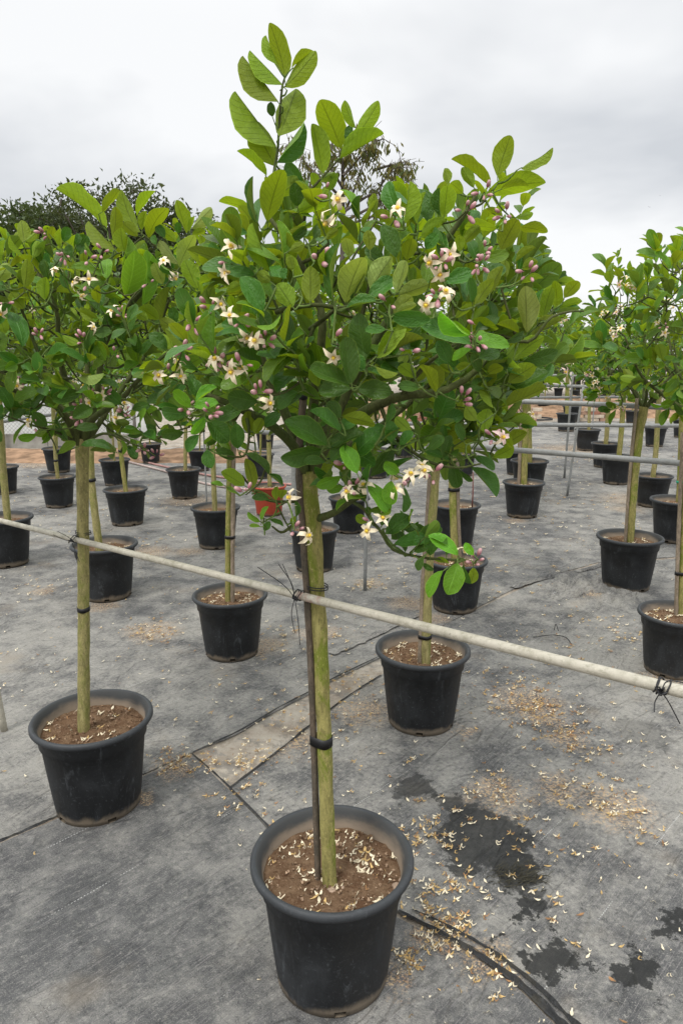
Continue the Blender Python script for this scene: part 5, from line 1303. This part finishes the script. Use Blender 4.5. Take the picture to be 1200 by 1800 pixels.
far_tree(30, 26, 362, 2.6, 'dense dark round tree at the left picture edge', 70, 24000, .24, FARG, 3, dense=1.0, trunk_r=.2, crown_lo=.1)
far_tree(170, 29, 362, 3.2, 'low dense dark tree below the tall thin topped one', 76, 26000, .24, FARD, 4, dense=1.05, trunk_r=.2, crown_lo=.05)
far_tree(310, 28, 375, 2.7, 'low dense tree sloping down right of the tall dark one', 60, 18000, .22, FARD, 5, dense=.95, trunk_r=.18, crown_lo=.05)
far_tree(-110, 27, 372, 3.0, 'broad dark tree just beyond the left picture edge', 30, 8000, .19, FARG, 6, dense=1.0, trunk_r=.2, crown_lo=.08)
far_tree(420, 33, 505, 2.6, 'low bushy tree far behind the middle of the rows', 24, 5500, .18, FARG, 8, dense=.9, crown_lo=.05)
far_tree(880, 26, 505, 2.2, 'low green tree far behind the right side of the big crown', 24, 6000, .17, FARG, 9, dense=.9, crown_lo=.05)
far_tree(1010, 30, 560, 2.3, 'low far tree over the ends of the grey pipes', 22, 5500, .17, FARG, 10, dense=.9, crown_lo=.05)
far_tree(1160, 30, 550, 2.6, 'low far tree behind the flowering crown at the right edge', 24, 5500, .17, FARG, 12, dense=.9, crown_lo=.05)
far_tree(600, 32, 480, 3.0, 'low far tree behind the trunk of the big crown', 24, 6000, .18, FARG, 13, dense=.9, crown_lo=.05)
# the slender tree with drooping browning leaves behind the top shoots
rS = random.Random(77); YS = 16.0
sb_ = P(598, 700, YS); sb_.z = 0
slim = thing('tree', 'slender tree with drooping browning leaves showing between the top shoots', 'tree', sb_, 'trees beyond the nursery')
Q = lambda x, y, d=0.0: P(x, y, YS + d) - sb_
T = Tubes(); T.add(spline([Vector((0, 0, -.1)), Q(598, 560), Q(603, 440), Q(602, 360), Q(602, 300), Q(600, 262)], 24), [.10 - .0036 * i for i in range(24)], 8, True, .2); T.build('trunk', BTRUNK, slim)
LIM = [[(603, 380), (618, 345), (628, 318), (640, 285), (655, 262)], [(604, 372), (640, 348), (662, 335), (680, 310), (705, 292)], [(604, 390), (655, 362), (690, 335), (715, 315)], [(602, 350), (570, 318), (540, 290), (520, 262), (510, 255)], [(602, 330), (585, 300), (578, 270), (585, 250)], [(602, 310), (625, 285), (650, 258), (672, 243)], [(603, 400), (640, 385), (680, 372), (712, 350)], [(602, 370), (560, 345), (532, 318), (512, 300)], [(655, 300), (690, 290), (722, 290)], [(602, 290), (615, 265), (640, 250)]]
BR = Tubes(); lp = []
for li in LIM:
    c = spline([Q(x, y, rS.uniform(-.5, .5)) for x, y in li], 16); BR.add(c, [.035 - .0019 * j for j in range(16)], 5, False)
    for j in range(5, 16):
        for _ in range(3):
            e = c[j] + Vector((rS.gauss(0, .17), rS.gauss(0, .3), rS.gauss(-.03, .12))); BR.add([c[j], c[j].lerp(e, .5) + Vector((0, 0, .04)), e], [.008, .006, .004], 4, False)
            for _k in range(rS.choice((2, 4, 6))): lp.append(c[j].lerp(e, rS.uniform(.3, 1.05)) + rv(rS, .045))
tag(BR.build('branches', BTRUNK, slim), kind='stuff')
leaf_cards('crown', lp, .155, FARO, rS, slim, droop=1.5, aspect=.33)
# two small birds far off over the right side
BIRD = simple('bird_grey', (0.10, 0.10, 0.11), 0.8, 0.2)
def bird(px, py, Y, label, s):
    V = [(-.5, 0, 0), (-.2, .07, .03), (-.2, -.07, .03), (.35, .05, .02), (.35, -.05, .02), (.55, 0, .05), (.0, .0, -.08), (.05, .05, .04), (.05, .45, .16), (-.12, .85, .06), (-.15, .05, .04), (.05, -.05, .04), (.05, -.45, .16), (-.12, -.85, .06), (-.15, -.05, .04)]
    F = [(0, 1, 2), (1, 3, 4), (1, 4, 2), (3, 5, 4), (0, 6, 1), (0, 2, 6), (1, 6, 3), (2, 4, 6), (3, 6, 5), (4, 5, 6), (7, 8, 10), (8, 9, 10), (11, 14, 12), (12, 14, 13)]
    me = bpy.data.meshes.new('bird'); me.from_pydata(V, [], F); me.materials.append(BIRD)
    o = link('bird', me); o.location = P(px, py, Y); o.scale = (s, s, s); o.rotation_euler = (.3, .1, .7); tag(o, label, 'bird', 'birds in the sky')
bird(1140, 364, 60, 'larger dark bird speck low in the grey sky', .19); bird(1159, 344, 70, 'smaller bird speck above the other one in the grey sky', .15)

# ------------------------------------------------------------------ fallen petals, pebbles, dry tuft
def petal_t(curl, mode):
    V = []; F = []; n = 5
    for i in range(n):
        t = i / (n - 1) - .5; a = t * curl
        R_ = 1 / max(curl, .01)
        x = R_ * math.sin(a); y = R_ * (1 - math.cos(a)); w = .135 * (1 - (2 * t) ** 2 * .6) * (1 + .35 * math.sin(i * 1.9 + curl * 5))
        for c in (-1, 1):
            if mode == 0: V.append((x, y + c * w * .5, .06 * c + .14 * math.sin(i * 2.1)))
            else: V.append((x, c * w, y * .8))
    for i in range(n - 1): F.append((i * 2, i * 2 + 1, i * 2 + 3, i * 2 + 2))
    return np.array(V, np.float32), np.array(F, np.int32)
PT = [petal_t(c, m) for c, m in ((1.2, 0), (2.4, 0), (3.6, 0), (1.0, 1), (2.0, 1), (3.0, 1))]
PETC = [simple('petal_cream', (0.74, 0.65, 0.47), 0.7, 0.15, 40), simple('petal_ochre', (0.50, 0.34, 0.14), 0.8, 0.25, 40), simple('petal_dry', (0.30, 0.165, 0.075), 0.85, 0.3, 40)]
rp_ = random.Random(99); PL = []
pots_xy = [(x, y, .17 * s) for (x, y, s) in POTW.values()]
def free(x, y): return all((x - a) ** 2 + (y - b) ** 2 > c * c for a, b, c in pots_xy)
def drop(x, y, z, size, wts):
    PL.append((x, y, z, rp_.uniform(0, 6.28), rp_.gauss(0, .25), size * rp_.uniform(.45, 1.35), rp_.choices((0, 1, 2), wts)[0], rp_.randrange(6)))
def star(x, y, z, size, wts):
    a0 = rp_.uniform(0, 6.28); nn = rp_.randint(3, 5)
    for j in range(nn):
        a = a0 + j * 6.283 / 5 + rp_.uniform(-.2, .2); q = size * .45
        PL.append((x + q * math.cos(a), y + q * math.sin(a), z + rp_.uniform(0, .003), a, rp_.uniform(.05, .45), size * rp_.uniform(.8, 1.15), rp_.choices((0, 1, 2), wts)[0], rp_.randrange(6)))
    drop(x, y, z, size * .5, (0, 3, 1))
def patch(px, py, rx, n, size, wts, stars=.42):
    g = G(px, py); k = 0
    while k < n:
        x = g.x + rp_.gauss(0, rx); y = g.y + rp_.gauss(0, rx * 1.15); k += 1
        if not free(x, y): continue
        if rp_.random() < stars:          # a whole withered flower
            star(x, y, .0115, size, wts)
        else: drop(x, y, .0105, size, wts)
# scattered everywhere, thicker between the rows
k = 0
while k < 5200:
    Y = 1.1 + 13.5 * rp_.random() ** 1.15; X = rp_.uniform(-.62, .75) * (Y + .9)
    k += 1
    nz = noise.noise(Vector((X * 1.3, Y * 1.3, 2.2)))
    if nz < -.05 and rp_.random() < .72: continue
    if X < -.18 * Y and Y < 2.4 and rp_.random() < .93: continue
    if Y < 1.75 and X < .1 and rp_.random() < .8: continue
    if not free(X, Y): continue
    drop(X, Y, .0105, .021 if Y < 6 else .030, (6, 2.5, 1))
for a in ((755,1460,.045,22,.021),(740,1490,.05,26,.021),(785,1475,.05,30,.021),(820,1560,.04,26,.021),(765,1570,.05,26,.021),(735,1590,.035,14,.021),(790,1640,.05,34,.021),(770,1660,.04,30,.021),(850,1690,.045,28,.021),(880,1715,.03,16,.021),(720,1690,.02,22,.019),(925,1520,.05,10,.02),(955,1590,.04,8,.021),(1000,1500,.09,20,.02),(940,1510,.1,12,.02),
          (920,1235,.11,100,.019),(960,1265,.10,80,.019),(1000,1310,.08,40,.019),(880,1400,.10,40,.019),(860,1405,.07,25,.019),(985,1390,.05,18,.02),(1060,1410,.09,45,.02),(1110,1450,.07,25,.02),(1020,1340,.12,40,.019),(1090,1300,.14,30,.019),(820,1230,.10,20,.019),(900,1195,.12,40,.02),
          (270,1110,.12,85,.02),(300,1330,.05,28,.018),(355,1345,.045,36,.018),(300,1345,.05,20,.018),(450,1330,.06,30,.018),(520,1270,.06,30,.018),(620,1195,.07,30,.019),(420,1350,.05,24,.018),(640,1230,.10,40,.02),(600,1275,.08,30,.02),(500,1290,.10,30,.019),(690,1380,.15,22,.02),(440,1420,.07,14,.02),(400,1400,.04,12,.019),(1060,1100,.25,70,.022),(1010,1150,.2,40,.022),(1130,1130,.12,40,.022),(790,1010,.3,60,.024),(650,1030,.10,50,.024),(560,1110,.2,40,.022),(75,1040,.12,40,.022),(480,1130,.12,30,.022),(870,950,.6,90,.026),(1010,800,1.0,130,.03),(960,880,.7,90,.028),(80,815,.6,60,.03),(300,880,.4,60,.028),(265,960,.2,40,.026),(90,1180,.25,30,.02),(370,1250,.2,20,.02)):
    px, py, rr, n, sz = a
    brown = (1.2, 3, 3.2) if (px, py) in ((920,1235),(960,1265),(1000,1310),(270,1110),(300,1330),(355,1345)) else (3.5, 4, 1.6)
    patch(px, py, rr, n, sz, brown)
n_ground = len(PL)
for k, (x, y, s) in POTW.items():
    if y > 9: continue
    n = {'hero': 125, 'A': 26, 'B': 70, 'C': 50, 'E': 40}.get(k, 22)
    for _ in range(n):
        a = rp_.uniform(0, 6.28); q = .172 * s * rp_.random() ** .55
        X, Y = x + q * math.cos(a), y + q * math.sin(a)
        z = SOIL_Z * s + .022 - .008 * q / .17
        if rp_.random() < .38:
            star(X, Y, z, .024, (8, 2, .4))
        else: drop(X, Y, z, .024, (8, 2, .6))
VV = []; FF = []; MM = []; n = 0
for (x, y, z, a, tl, sz, m, k) in PL:
    V, F = PT[k]; c, s = math.cos(a), math.sin(a)
    v = V * sz; v = v @ np.array([[c, s, 0], [-s, c, 0], [0, 0, 1]], np.float32); v[:, 2] += tl * v[:, 0]; v[:, 2] -= v[:, 2].min(); v += np.array([x, y, z - .0035], np.float32)
    VV.append(v); FF.append(F + n); MM.append(np.full(len(F), m)); n += len(v)
tag(link('fallen_petals', mesh_np('fallen_petals', np.concatenate(VV), np.concatenate(FF), PETC, np.concatenate(MM))), kind='stuff')
STONE = simple('stone', (0.33, 0.24, 0.175), 0.9, 0.3, 60, 0.2, 0.4)
def pebble(px, py, r, label):
    bm = bmesh.new(); bmesh.ops.create_icosphere(bm, subdivisions=3, radius=r)
    for v in bm.verts: v.co *= 1 + .25 * noise.noise(v.co * (1.1 / r) + Vector((px, py, 0))); v.co.z *= .75
    for f in bm.faces: f.smooth = True
    me = bpy.data.meshes.new('pebble'); bm.to_mesh(me); bm.free(); me.materials.append(STONE)
    o = link('pebble', me); o.location = PZ(px, py, SOIL_Z * ps_ + .012); tag(o, label, 'pebble', 'pebbles on the soil of the front pot')
pebble(582, 1566, .013, 'round tan pebble touching the foot of the nearest trunk'); pebble(603, 1538, .009, 'small pebble on the soil just right of the nearest trunk'); pebble(697, 1559, .012, 'tan pebble against the inner right side of the front pot'); pebble(601, 1560, .007, 'tiny reddish pebble beside the round tan one'); pebble(705, 1547, .008, 'smaller pebble next to the pot wall at the right')
DRYB = simple('dry_blades', (0.055, 0.05, 0.032), 0.8, 0.4, 200)
T = Tubes(); g = G(905, 1545)
for _ in range(150):
    p = g + Vector((rp_.gauss(0, .045), rp_.gauss(0, .028), .004)); d = Vector((rp_.gauss(.02, .018), rp_.gauss(0, .018), rp_.uniform(.004, .022)))
    T.add([p, p + d * .6 + Vector((0, 0, .004)), p + d], [.0011, .0009, .0005], 3, False)
tag(T.build('dry_grass', DRYB), kind='stuff')
T = Tubes(); g = G(985, 1125)
T.add(spline([g + Vector((-.16, .02, .01)), g + Vector((-.04, .03, .02)), g + Vector((.03, .0, .015)), g + Vector((.035, -.09, .01))], 20), [.0026] * 20, 6); T.add(spline([g + Vector((.0, .14, .006)), g + Vector((.005, .13, .05)), g + Vector((.02, .12, .01))], 12), [.002] * 12, 6)
tag(T.build('loose_wire', WIRE), 'bent piece of loose black wire lying behind the white pipe', 'wire')
